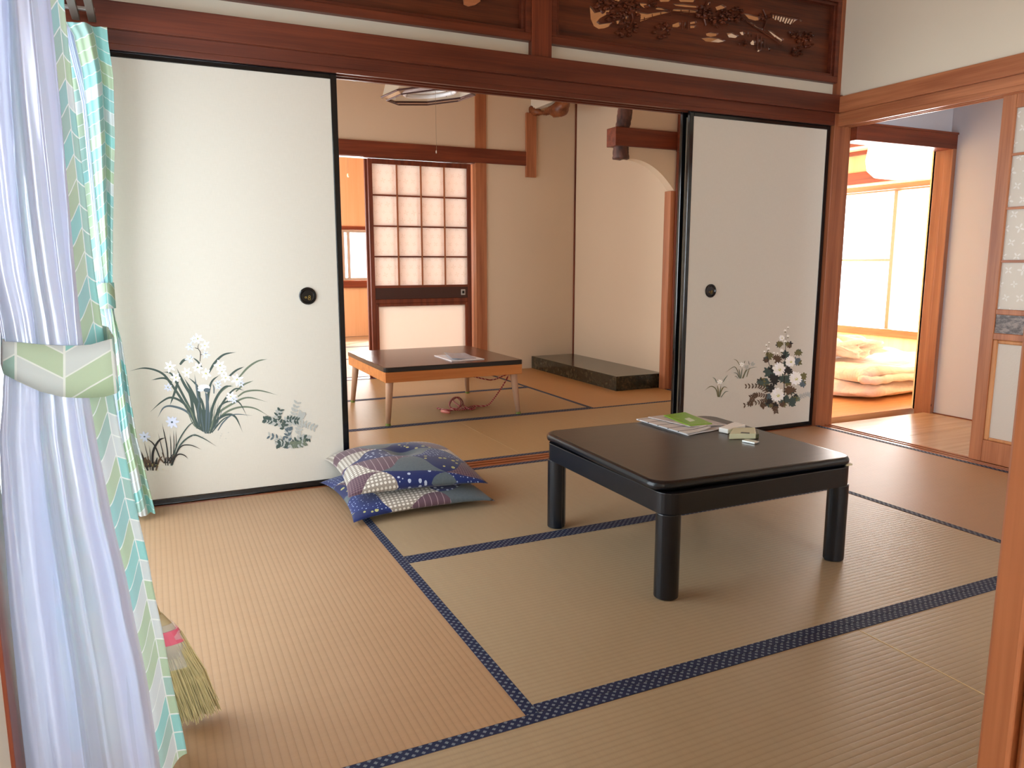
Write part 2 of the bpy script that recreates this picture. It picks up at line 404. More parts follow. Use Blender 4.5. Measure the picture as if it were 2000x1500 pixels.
def zc(px0, py0, k):                  # crop coordinates -> point on a y plane
    return lambda x, y, pl=0.: (lambda p: (p.x, p.z))(W(px0+k*x, py0+k*y, 'y', pl))
Z1 = zc(1050, 0, .31)
HO = [[(328,35),(345,45),(368,78),(400,72),(430,64),(462,60),(455,80),(400,110),(380,135),(400,150),(440,145),(470,140),(455,165),(420,178),(385,182),(355,165),(335,120)],
 [(470,100),(500,80),(520,85),(495,110),(475,112)], [(495,130),(520,125),(522,150),(500,152)], [(555,95),(572,100),(568,125),(555,120)],
 [(600,40),(640,75),(700,85),(800,70),(850,75),(740,105),(680,130),(645,140),(650,105),(615,75)], [(640,15),(700,20),(715,45),(670,50),(650,35)],
 [(745,45),(790,48),(830,65),(780,62),(745,58)], [(850,22),(930,25),(1010,35),(1015,48),(930,44),(870,36)], [(860,55),(950,58),(1010,62),(1005,78),(920,76),(850,66)],
 [(850,155),(900,135),(905,160),(880,172),(850,170)], [(925,140),(935,138),(935,178),(925,175)], [(960,140),(1000,130),(1005,145),(962,152)],
 [(962,160),(1000,157),(998,175),(962,178)], [(780,180),(800,170),(810,180),(790,190)], [(820,168),(832,166),(832,176),(822,178)], [(1062,10),(1090,12),(1085,35),(1065,28)],
 [(1120,45),(1165,28),(1190,40),(1185,52),(1130,65)], [(760,-10),(850,-10),(830,10),(775,12)], [(880,-12),(1000,-10),(990,14),(900,12)],
 [(470,-5),(530,-8),(520,8),(480,10)],
 [(1300,85),(1340,90),(1400,105),(1405,125),(1370,130),(1330,118)], [(1475,88),(1540,100),(1640,122),(1600,158),(1570,145),(1560,150),(1540,133),(1530,140),(1510,122),(1500,128),(1480,112)],
 [(1650,120),(1668,125),(1668,140),(1655,135)], [(1320,138),(1360,145),(1435,190),(1425,198),(1360,162)], [(1435,208),(1540,275),(1530,280),(1440,215)],
 [(1450,190),(1480,196),(1552,246),(1546,270),(1500,240)], [(1190,208),(1230,205),(1270,225),(1250,240),(1205,235)], [(1272,203),(1305,196),(1310,222),(1285,220)],
 [(1322,195),(1332,195),(1330,232),(1322,230)], [(1343,200),(1350,202),(1350,235),(1343,232)], [(1060,212),(1090,203),(1140,208),(1135,225),(1090,232),(1065,226)],
 [(1030,240),(1090,234),(1150,241),(1190,258),(1140,268),(1060,261)], [(1340,270),(1365,243),(1375,260),(1375,285),(1345,282)], [(1392,240),(1402,245),(1402,285),(1392,282)],
 [(1412,255),(1422,258),(1420,288),(1412,285)], [(1455,295),(1468,300),(1465,325),(1455,318)], [(1382,308),(1410,312),(1405,325),(1385,325)],
 [(350,-60),(420,-70),(440,-40),(380,-30)], [(600,-70),(760,-80),(780,-50),(640,-45)], [(900,-80),(1100,-70),(1080,-45),(920,-50)]]
def transom(x0, x1, holes, lab):
    t = thing('carved_transom', lab, 'transom', ((x0+x1)/2, .05, 1.95))
    MB().box(x0, x1, .0, .1, 1.95, 1.985).box(x0, x1, .0, .1, 2.37, 2.40).box(x0, x0+.028, .0, .1, 1.985, 2.37).box(x1-.028, x1, .0, .1, 1.985, 2.37).build('outer_frame', WB, t, .003, world=True)
    MB().box(x0+.028, x1-.028, .012, .088, 1.985, 2.0).box(x0+.028, x1-.028, .012, .088, 2.355, 2.37).box(x0+.028, x0+.044, .012, .088, 2.0, 2.355).box(x1-.044, x1-.028, .012, .088, 2.0, 2.355).build('inner_molding', WB, t, .002, world=True)
    b = filled('carved_board', [(x0+.044, 2.0), (x1-.044, 2.0), (x1-.044, 2.355), (x0+.044, 2.355)], holes, .040, .054, WK, None)
    M = base_matrix(t).inverted()
    for v in b.data.vertices: v.co = M @ v.co
    b.parent = t
    return t
H = [[Z1(x, y, .04) for x, y in h] for h in HO]
tr2 = transom(1.987, RW-.025, H, 'carved transom pierced with pines, bridges and a roof, beside the corner')
HL = []
tr1 = transom(0.0, 1.885, HL, 'dark carved transom above the orchid door')
# relief: foliage masses, trunks and railings carved proud of the board
def relief(parent, Z, blobs, bars, trunks):
    mb = MB(); rnd = random.Random(3)
    for x, y, r, nn in blobs:
        for i in range(nn):
            
            if rnd.random() < .45: continue
            a = rnd.random()*2*PI; q = .85*r*math.sqrt(rnd.random()); cx, cy = x+q*math.cos(a), y+q*math.sin(a)*.8
            X, Zz = Z(cx, cy, .03); s = .006+rnd.random()*.008; yy = .033-rnd.random()*.010; b = rnd.random()*PI
            mb.rings([[(X+s*math.cos(b+k*2*PI/6)*rr*(1.4 if k % 2 else .7), yy+dy, Zz+s*.7*math.sin(b+k*2*PI/6)*rr) for k in range(6)] for rr, dy in ((1, .004), (.8, -.003), (.3, -.006))])
    mb.build('carved_foliage', WK, parent, world=True)
    for side in (0, 1):
        mb = MB()
        for p, q, r in bars:
            if (p[0] > 1200) == bool(side):
                a = Z(*p, .034); b = Z(*q, .034); mb.tube([(a[0], .033, a[1]), (b[0], .033, b[1])], r, 5)
        mb.build('carved_railing', WK, parent, world=True)
    for pts, r in trunks:
        MB().tube(catmull([(Z(*p, .034)[0], .034, Z(*p, .034)[1]) for p in pts], 4), r, 6).build('carved_trunk', WK, parent, world=True)
rb = [((645, 140), (740, 105), .0022), ((740, 105), (850, 88), .0022), ((850, 88), (1005, 84), .0022), ((645, 128), (850, 74), .0018), ((850, 74), (1005, 70), .0018),
      ((1310, 130), (1545, 285), .0028), ((1320, 140), (1540, 262), .0016)]
for x, y in ((672, 125), (722, 105), (775, 95), (838, 82), (903, 78), (955, 78)): rb.append(((x, y+18), (x, y-16), .0022))
for x, y in ((1360, 158), (1408, 188), (1455, 215), (1500, 245)): rb.append(((x, y+14), (x, y-14), .002))
for x, y0, y1 in ((912, 130, 185), (948, 130, 185), (1385, 215, 320), (1407, 230, 310), (1430, 250, 300)): rb.append(((x, y0), (x, y1), .0032))
relief(tr2, Z1, [(440, 20, 90, 60), (590, 60, 75, 60), (480, 110, 60, 40), (720, 25, 60, 30), (1050, 80, 55, 50), (1150, 110, 90, 70), (1250, 90, 70, 50), (1430, 100, 40, 24), (1690, 250, 70, 60),
                 (1640, 320, 45, 30), (780, 190, 70, 30), (1620, 215, 40, 22), (1290, 270, 30, 10), (560, 170, 90, 40)],
       rb, [([(560, 190), (600, 120), (580, 40), (620, -10)], .006), ([(1060, 160), (1045, 90), (1070, 10)], .006), ([(1420, 200), (1440, 120), (1420, 60)], .004)])
mb = MB()     # roof carved at the far side
for i in range(9):
    a = Z1(1480+i*17, 88+i*4.5, .03); b = Z1(1478+i*15, 112+i*5.5, .03); mb.tube([(a[0], .032, a[1]), (b[0], .032, b[1])], .003, 5)
a = Z1(1470, 84, .03); b = Z1(1650, 118, .03); mb.tube([(a[0], .031, a[1]), (b[0], .031, b[1])], .0045, 6); mb.build('carved_roof', WK, tr2, world=True)
mb = MB(); Z0 = zc(0, 0, 1)
pts = [Z0(x, y, .03) for x, y in ((906, 9), (915, 13), (928, 10), (938, 3), (936, -6), (915, -8), (905, 0))]
mb.rings([[(x, .034, z) for x, z in pts], [(x, .026, z) for x, z in pts]]); mb.build('carved_cloud', WO['x'], tr1, .001, world=True)

# ---- right wall of the front room: head beams, tracks, upper plaster
sbox('trim_hall_door_head', WO['y'], (RW, RW+.022, -2.82, -.0, 1.72, 1.745), (RW+.048, RW+.056, -2.82, 0, 1.72, 1.745), (RW+.084, RW+.1, -2.82, 0, 1.72, 1.745), (RW, RW+.1, -2.82, 0, 1.745, 1.792), bevel=.0015)
sbox('trim_hall_rail', WO['y'], (RW-.024, RW, -2.82, -.0, 1.790, 1.876), (RW, RW+.1, -2.82, 0, 1.792, 1.876), bevel=.003)
sbox('trim_hall_sill', WSY, (RW, RW+.1, -2.82, 0, -.05, -.004), (RW, RW+.020, -2.82, 0, -.004, .001), (RW+.048, RW+.056, -2.82, 0, -.004, .001), (RW+.084, RW+.1, -2.82, 0, -.004, .001), bevel=.001)
sbox('wall_right', PL, (RW+.002, RW+.08, -2.82, 0, 1.876, ZC+.1), bevel=0)
# the right wall of the back room
sbox('wall_alcove', PLB, (RW+.025, RW+.10, Y0+.01, BY+.1, 0, ZC), bevel=0)
sbox('trim_back_room_rail', WD['y'], (RW, RW+.03, Y0+.01, 1.47, 1.77, 1.91), bevel=.003)
sbox('trim_alcove_corner', WD['z'], (RW+.005, RW+.03, 1.452, 1.468, 0, ZC), bevel=.002)
sbox('trim_alcove_post', WO['z'], (RW-.035, RW+.03, 1.468, 1.545, 0, 1.489), bevel=.003, label='slim post at the near end of the alcove slab')
sbox('trim_alcove_back_corner', WD['z'], (RW+.013, RW+.026, BY-.014, BY, .11, ZC), bevel=.002)
sbox('baseboard_alcove', WD['y'], (RW+.012, RW+.025, Y0+.01, 1.452, 0, .018), bevel=.001)

# wing wall with its arch, beam and log
mb = MB(); arc = []
for i in range(17):
    t = i/16; arc.append((3.41+(RW+.0-3.41)*t, 1.700-.211*(t**2.3)))
front = [(x, z) for x, z in arc]+[(RW+.02, 1.489), (RW+.02, ZC), (3.41, ZC)]
mb.rings([[(x, 1.475, z) for x, z in front], [(x, 1.555, z) for x, z in front]])
st(mb.build('wall_alcove_wing', PLB, None), 'plaster wing with an arched lower edge at the alcove')
mb = MB().box(3.385, 3.445, 1.555, BY, 2.285, ZC); st(mb.build('wall_alcove_header', PL, None))
sbox('trim_alcove_beam', WD['x'], (3.285, RW, 1.455, 1.575, 1.78, 1.908), bevel=.004, label='squared beam end crossing the bark log')
bark = N('dark_bark'); v_ = bark.mapv(bark.coord(), (30, 30, 9)); q_ = bark.noise(v_, 1., 4.)
BARK = bark.done(bark.bsdf(color=bark.ramp(q_, [(.35, lin((52, 30, 26))), (.62, lin((104, 66, 54)))]), rough=.6, normal=bark.bump(q_, .8, .004)))
def gnarl(name, pts, rad, label, mat, k=7, amp=.12, seed=1):
    rnd = random.Random(seed); P = catmull(pts, k); n = 14; m_ = len(P); rr = []
    for i in range(m_):
        t = i/(m_-1)*(len(rad)-1); a = int(min(t, len(rad)-2)); rr.append((rad[a]*(1-(t-a))+rad[a+1]*(t-a))*(1+rnd.uniform(-amp, amp)))
    o = MB().tube(P, rr, n).build(name, mat, None, smooth=True)
    for v in o.data.vertices: v.co += Vector((rnd.uniform(-1, 1), rnd.uniform(-1, 1), rnd.uniform(-1, 1)))*.0035
    return o
o = gnarl('trim_bark_log', [(3.372, 1.515, 1.697), (3.370, 1.515, 1.80), (3.385, 1.515, 1.93), (3.405, 1.515, 2.07), (3.41, 1.515, 2.25), (3.40, 1.515, 2.5)], [.060, .056, .054, .054, .054, .056], '', BARK, amp=.02)
st(o, 'dark bark log hanging at the alcove corner')
WBR = wood('knotty_branch_wood', (96, 48, 26), (150, 88, 50), 'y', .45, bumpy=.4)
o = gnarl('trim_twisted_lintel', [(3.41, 2.985, 2.29), (3.41, 2.93, 2.272), (3.43, 2.84, 2.245), (3.42, 2.77, 2.232), (3.43, 2.68, 2.238), (3.43, 2.58, 2.22), (3.44, 2.48, 2.25), (3.42, 2.38, 2.28), (3.43, 2.2, 2.30), (3.42, 1.9, 2.32), (3.41, 1.57, 2.33)],
      [.042, .040, .018, .014, .030, .046, .066, .040, .032, .036, .038, .04], '', WBR, amp=.10, seed=5)
st(o, 'twisted branch lintel over the alcove')
# slab of the alcove
nn_ = N('dark_marbled_stone'); a_ = nn_.noise(nn_.coord(), 9., 8., .75); b_ = nn_.noise(nn_.mapv(nn_.coord(), (40, 40, 40)), 1., 4., .7)
STONE = nn_.done(nn_.bsdf(color=nn_.ramp(nn_.math('ADD', nn_.math('MULTIPLY', a_, .5), nn_.math('MULTIPLY', b_, .5)), [(.40, lin((24, 26, 20))), (.52, lin((48, 46, 34))), (.62, lin((88, 76, 54)))]), rough=.16, spec=.5))
tag(MB().box(3.40, RW+.018, 1.555, BY-.004, 0, .112).build('alcove_slab', STONE, None, .002), 'low dark marbled slab along the alcove wall', 'alcove platform')

# back wall of the back room
sbox('wall_back', PLB, (-.1, 2.85, BY, BY+.1, 1.93, ZC), (2.95, RW+.1, BY, BY+.1, 0, ZC), (-.1, .95, BY, BY+.1, 0, 1.93), bevel=0)
sbox('trim_back_post', WO['z'], (2.85, 2.952, BY-.012, BY+.11, -.05, ZC), bevel=.003, label='post beside the latticed door of the back room')
sbox('trim_back_rail', WD['x'], (-.0, 3.34, BY-.022, BY+.0, 1.81, 1.930), (.95, 2.85, BY, BY+.1, 1.806, 1.93), bevel=.003)
sbox('trim_back_batten', WO['z'], (3.33, 3.43, BY-.026, BY+.0, 1.712, 2.26), bevel=.003)
sbox('trim_back_sill', WD['x'], (.95, 2.85, BY, BY+.12, -.05, .0), bevel=.001)

# ------------------------------------------------------------------ tatami mats
def mat(x0, x1, y0, y1, long, lab, grp, b=(1, 1), col=None):
    cx, cy = (x0+x1)/2, (y0+y1)/2
    L, D = (x1-x0, y1-y0) if long == 'x' else (y1-y0, x1-x0)
    t = thing('tatami_mat', lab, 'tatami mat', (cx, cy, -.055), 0 if long == 'x' else PI/2, grp)
    e = .0005
    MB().box(-L/2+e, L/2-e, -D/2+e, D/2-e, 0, .055).build('woven_surface', col or TAT, t, .0015)
    for s_, on in ((-1, b[0]), (1, b[1])):
        if on:
            yb = s_*(D/2-e); ya = s_*(D/2-.031)
            MB().box(-L/2+e, L/2-e, min(ya, yb), max(ya, yb), .0552, .0563).build('cloth_border', BORD, t, .0005)
    return t
S1, S2, S3 = -MD, -1.888, -2.82
THR = plain('pale_thread', (214, 190, 140), .6)
A, B2 = .955, 2.865
mat(0, A, S2, 0, 'y', 'tan tatami mat running from the sliding door past the broom', 'front room tatami', col=TAN)
mat(A, B2, S1, 0, 'x', 'tatami mat under the cushions, against the door sill', 'front room tatami')
mat(A, B2, S2, S1, 'x', 'tatami mat under the near legs of the black table', 'front room tatami')
mat(B2, RW, S2, 0, 'y', 'reddish tatami mat along the hall door track', 'front room tatami', col=RED)
tm = mat(0, 1.895, S3, S2, 'x', 'tatami mat at the lower edge, in front of the broom', 'front room tatami')
MB().box(.9455, .9485, -.43, .43, .0545, .0556).build('edge_thread', THR, tm)
mat(1.895, RW, S3, S2, 'x', 'tatami mat by the near wall post, past the fine seam', 'front room tatami')
for i in range(2): mat(i*1.9, (i+1)*1.9, S3-.06-MD, S3-.06, 'x', ('tatami mat under the open doorway of the partition', 'tatami mat behind the partition wall')[i], 'tatami behind the partition')
mat(0, 1.91, -5.1, S3-.06-MD, 'x', 'tatami mat by the added rear window', 'tatami behind the partition')
T1, T2 = Y0+MD, Y0+MD*2+.01
mat(0, 1.91, Y0, T1, 'x', 'back room tatami mat along the sill, behind the orchid door', 'back room tatami', col=BRT)
mat(1.91, RW, Y0, T1, 'x', 'back room tatami mat along the sill, in front of the alcove', 'back room tatami', col=BRT)
mat(0, A, T1, BY, 'y', 'back room tatami mat hidden behind the orchid door', 'back room tatami', col=BRT)
mat(A, B2, T1, T2, 'x', 'back room tatami mat under the pink cord', 'back room tatami', col=BRT)
mat(A, B2, T2, BY, 'x', 'back room tatami mat in front of the latticed door', 'back room tatami', col=BRT)
mat(B2, RW, T1, BY, 'y', 'orange tatami mat beside the dark alcove slab', 'back room tatami', col=ORG)
FY = BY+.12
for i in range(3): mat(.9+i*.965, .9+(i+1)*.965, FY, FY+1.25, 'x', f"far room tatami mat {('behind the open doorway edge', 'seen through the gap beside the latticed door', 'behind the latticed door')[i]}", 'far room tatami')
for i in range(2): mat(.9+i*1.8, .9+(i+1)*1.8, FY+1.25, FY+2.36, 'x', f"far room tatami mat in the middle row, {('window side', 'doorway side')[i]}", 'far room tatami')
for i in range(2): mat(.9+i*1.8, .9+(i+1)*1.8, FY+2.36, 6.7, 'x', f"far room tatami mat under the plywood wall, {('doorway side', 'below the small window')[i]}", 'far room tatami')
HT = wood('hall_matting', (168, 136, 106), (186, 154, 124), 'x', .27, 1.5, spec=.6)
HX = 4.79
for i, (a, b) in enumerate(((-.0, -.42), (-.42, -1.36), (-1.36, -2.30), (-2.30, -3.3))):
    o = MB().box(RW+.1, HX, b+.001, a-.001, -.05, 0).build('hall_mat', HT, None, .001)
    tag(o, ('borderless tan hall mat at the bedroom doorway', 'borderless tan hall mat behind the thin seam', 'borderless hall mat behind the glass door', 'borderless hall mat at the hall end')[i], 'floor mat', 'hall floor mats')
BT = wood('bedroom_matting', (196, 138, 90), (214, 158, 110), 'x', .4, 1.5)
for i, (a, b) in enumerate(((.0, 1.0), (1.0, 2.0), (2.0, 3.0), (3.0, 4.1))):
    o = MB().box(3.947, 6.998, max(a, .135)+.001, b-.001, -.05, 0).build('bedroom_mat', BT, None, .001)
    tag(o, ('orange bedroom mat between doorway and bedding', 'orange bedroom mat under the bedding', 'orange bedroom mat behind the bedding', 'orange bedroom mat at the bedroom end')[i], 'floor mat', 'bedroom floor mats')

# ------------------------------------------------------------------ hall, bedroom, far room shells
sbox('wall_hall', PLH, (HX, HX+.09, -3.4, -.0, 0, ZC), (4.0, HX, -3.5, -3.4, 0, .5), (4.0, HX, -3.5, -3.4, 1.9, ZC), (3.92, 4.0, -3.5, -3.4, 0, ZC), bevel=0)
sbox('wall_hall_back', PLH, (3.92, HX+.09, .0, .10, 1.74, ZC), (HX+.02, HX+.1, 0, .12, 0, 1.76), bevel=0)
sbox('ceiling_hall', CEIL, (3.9, HX+.1, -3.5, .12, ZC, ZC+.03), bevel=0)
sbox('baseboard_hall', WD['y'], (HX-.008, HX, -3.4, -.02, 0, .006), bevel=0)
sbox('trim_bedroom_door_post', WKN, (4.758, 4.81, -.045, .012, -.05, 1.655), (4.762, 4.81, .012, .075, -.05, 1.655), bevel=.003, label='knotty post of the bedroom doorway')
sbox('trim_bedroom_door_head', WD['x'], (3.925, 4.80, -.045, .075, 1.65, 1.742), (3.925, 4.80, -.052, .0, 1.736, 1.748), bevel=.002, label='dark lintel over the bedroom doorway')
BX = 7.0; BZ = 2.07
sbox('wall_bedroom_side', PALE, (3.93, HX, .10, .14, 1.70, 2.2), (HX+.02, BX+.1, .08, .13, 0, 2.2), (3.925, 3.945, .13, 4.2, -.05, 2.2), bevel=0)
sbox('wall_bedroom', PALE, (BX, BX+.1, .1, 4.2, 0, .22), (BX, BX+.1, .1, .75, .22, 1.72), (BX, BX+.1, 3.55, 4.2, .22, 1.72), (BX, BX+.1, .1, 4.2, 1.72, 1.9), bevel=0)
sbox('wall_bedroom_upper', PLY, (BX-.004, BX+.1, .1, 4.2, 1.89, 2.2), bevel=0)
sbox('wall_bedroom_back', PALE, (3.9, 4.6, 4.1, 4.2, 0, 2.2), (6.6, BX+.1, 4.1, 4.2, 0, 2.2), (4.6, 6.6, 4.1, 4.2, 0, .4), (4.6, 6.6, 4.1, 4.2, 1.8, 2.2), bevel=0)
sbox('trim_bedroom_rail', WD['y'], (BX-.03, BX, .1, 4.1, 1.768, 1.888), bevel=.003)
sbox('trim_bedroom_window_head', PALE, (BX-.02, BX, .1, 4.1, 1.735, 1.768), bevel=.002)
sbox('trim_bedroom_window_frame', WO['y'], (BX-.03, BX+.02, .7, 3.6, 1.685, 1.735), (BX-.05, BX+.02, .7, 3.6, .225, .300), bevel=.003)
sbox('ceiling_bedroom', PALE, (3.9, BX+.1, .12, 4.2, BZ+.03, BZ+.05), bevel=0)
for k in range(5): sbox('trim_ceiling_batten', WD['y'], (BX-.05-.5*k, BX-.01-.5*k, .13, 4.1, BZ-.01, BZ+.03), bevel=.002)
window('window_4', 'x', BX+.05, .75, 3.55, .25, 1.70, mull=(2.12,), bars=(.99,), mat=plain('bronze_sash', (150, 120, 90), .4), fr=.03, lab='bright sliding window behind the bedding', barspan=(2.14, 3.52))
window('window_5', 'y', 4.15, 4.6, 6.6, .4, 1.8, mull=(5.6,))
window('added_window_hall', 'y', -3.45, 4.0, HX, .5, 1.9)  # unseen window added at the hall end to light the hall
# far room
FX0, FX1 = .9, 4.5
sbox('wall_far', PLY, (FX0, 2.54, 6.7, 6.8, 0, ZC), (4.1, FX1, 6.7, 6.8, 0, ZC), (2.54, 4.1, 6.7, 6.8, 0, .74), (2.54, 4.1, 6.7, 6.8, 1.38, ZC), bevel=0)
sbox('wall_far_side', PLY, (FX1, FX1+.1, 4.3, 6.8, 0, ZC), (3.80, 3.90, 3.12, 4.3, 0, ZC), (3.8, 4.6, 4.25, 4.3, 0, ZC), (-.1, .9, 3.1, 3.18, 0, ZC), (-.1, 0, 3.1, 4.0, 0, ZC), (-.1, 0, 6.0, 6.8, 0, ZC), (-.1, 0, 4., 6., 0, .4), (-.1, 0, 4., 6., 1.8, ZC), (-.1, .9, 6.7, 6.8, 0, ZC), bevel=0)
sbox('floor_far_boards', PLY, (0, .9, FY, 6.7, -.05, -.001), (0, 3.8, BY+.1, FY, -.05, -.001), bevel=0)
sbox('ceiling_far', CEIL, (-.1, FX1+.1, 3.0, 6.8, ZC, ZC+.03), bevel=0)
sbox('trim_far_window', WD['x'], (2.44, 4.15, 6.675, 6.70, 1.385, 1.43), (2.44, 4.15, 6.66, 6.70, .64, .735), bevel=.002)
window('window_7', 'y', 6.73, 2.54, 4.1, .74, 1.38, mull=(2.62, 3.35), fr=.03, lab='small bright window beyond the open gap')
window('added_window_far', 'x', -.05, 4., 6., .4, 1.8, mull=(5.,))  # unseen side window added with the far room's fill light

# ------------------------------------------------------------------ painted sliding doors
def fusuma(name, x0, x1, y0, lab, handle, tilt=0.):
    r = root(name, (x1, y0, .0), lab); r.rotation_euler = (0, tilt, 0)
    H_, th, w_ = 1.738, .020, .026
    MB().box(x0-x1+w_, -w_, .003, th-.003, w_, H_-.034).build('door_paper', FP, r)
    f = MB().box(x0-x1, x0-x1+w_, 0, th, 0, H_).box(-w_, 0, 0, th, 0, H_).box(x0-x1+w_, -w_, 0, th, 0, w_).box(x0-x1+w_, -w_, 0, th, H_-.034, H_)
    f.build('door_frame', LACQ, r, .003)
    if handle:
        hx, hz = handle; h = bpy.data.objects
        a = MB(); n = 28
        def ring(rad, y): return [(hx+rad*math.cos(2*PI*k/n), y, hz+rad*math.sin(2*PI*k/n)) for k in range(n)]
        a.rings([ring(.036, .002), ring(.036, -.003), ring(.033, -.005), ring(.029, -.005), ring(.026, -.0005), ring(.022, .0005)], True, False)
        a.add(ring(.022, .0005), [tuple(range(n))])
        hd = a.build('door_handle', LACQ, r, smooth=False)
        g = MB()
        def loop(cx, cz, rx, rz, t): g.tube([(hx+cx+rx*math.cos(2*PI*k/12), -.0008, hz+cz+rz*math.sin(2*PI*k/12)) for k in range(13)], t, 5)
        loop(-.008, -.006, .004, .003, .0009); loop(.007, -.003, .0042, .0038, .0009); loop(.006, -.012, .0048, .0045, .0009)
        g.build('gold_inlay', GOLD, hd)
    return r
PY = .024
hL = W(601, 578, 'y', PY); hR = W(1388, 568, 'y', PY)
dl = fusuma('door_1', .02, 1.004, PY, 'left sliding door painted with white orchids', (hL.x-1.004, hL.z), 0)
dr = fusuma('door_2', 2.805, 3.794, PY, 'right sliding door painted with white hollyhocks', (hR.x-3.794, hR.z))
fusuma('door_3', .01, .995, PY+.042, 'plain sliding door behind the orchid door', None)
fusuma('door_4', 2.790, 3.76, PY+.042, 'plain sliding door behind the hollyhock door', None)

INK = dict(g=plain('ink_green', (74, 88, 82), .7, .2), g2=plain('ink_sage', (112, 122, 104), .7, .2), d=plain('ink_dark', (54, 52, 50), .7, .2), b=plain('ink_blue_grey', (92, 106, 112), .7, .2),
           w=plain('white_pigment', (255, 255, 255), .7, .2), l=plain('pale_blue_pigment', (216, 222, 240), .7, .2), y=plain('yellow_pigment', (206, 204, 130), .7, .2), o=plain('olive_pigment', (112, 106, 70), .7, .2),
           f=plain('faint_pigment', (176, 178, 172), .7, .2), br=plain('brown_pigment', (98, 78, 62), .7, .2), h=plain('hollyhock_white', (250, 248, 240), .7, .2))
IK = list(INK)
class Paint:
    """flat brushwork lying on a door's paper"""
    def __init__(s, Z, y): s.Z, s.y, s.k, s.mb = Z, y, 0, MB()
    def poly(s, pts, c):
        s.k += 1; y = s.y-.0003-s.k*.0000045
        P = [s.Z(x, q, s.y) for x, q in pts]; cx = sum(p[0] for p in P)/len(P); cz = sum(p[1] for p in P)/len(P)
        n = len(P); s.mb.add([(cx, y, cz)]+[(p[0], y, p[1]) for p in P], [(0, 1+(i+1) % n, 1+i) for i in range(n)], IK.index(c))
    def blade(s, pts, w, c):
        s.k += 1; y = s.y-.0003-s.k*.0000045
        P = catmull([(a, b, 0) for a, b in pts], 8); vs = []; n = len(P)
        for i, p in enumerate(P):
            t = i/(n-1); d = (P[min(i+1, n-1)]-P[max(i-1, 0)]).normalized(); ww = w*(.35+.65*math.sin(PI*min(1, .12+t*.88)**.8))*(1 if t < .8 else (1-t)/.2+.02)
            for q in (1, -1):
                X, Zz = s.Z(p.x-d.y*ww*q/2, p.y+d.x*ww*q/2, s.y); vs.append((X, y, Zz))
        s.mb.add(vs, [(2*i, 2*i+1, 2*i+3, 2*i+2) for i in range(n-1)], IK.index(c))
    def leaf(s, x, y, a, l, w, c):
        ca, sa = math.cos(a), math.sin(a); pts = []
        for k in range(10):
            t = k/10*2*PI; u = l/2*(1+math.cos(t)); v = w/2*math.sin(t)*(1-.3*math.cos(t)); pts.append((x+u*ca-v*sa, y+u*sa+v*ca))
        s.poly(pts, c)
    def star(s, x, y, r, c, n=6, rnd=random, deep=.45, cen=None):
        a0 = rnd.random()*PI
        for k in range(n): s.leaf(x, y, a0+k*2*PI/n+rnd.uniform(-.15, .15), r*rnd.uniform(.8, 1.1), r*.42, c)
        if cen: s.ell(x, y, r*.16, r*.13, cen)
    def ell(s, x, y, a, b, c): s.poly([(x+a*math.cos(k*PI/6), y+b*math.sin(k*PI/6)) for k in range(12)], c)
    def lobed(s, x, y, r, c, rnd):
        n = 26; a0 = rnd.random()*6; m_ = rnd.choice((5, 6, 7))
        s.poly([(x+r*(.72+.22*math.cos(m_*(k*2*PI/n)+a0)+rnd.uniform(-.1, .1))*math.cos(k*2*PI/n), y+r*(.72+.22*math.cos(m_*(k*2*PI/n)+a0)+rnd.uniform(-.1, .1))*math.sin(k*2*PI/n)) for k in range(n)], c)
    def build(s, name, parent): return s.mb.build(name, [INK[k] for k in IK], parent, world=True)
rnd = random.Random(11)
Pn = Paint(zc(250, 640, .195), PY+.003)
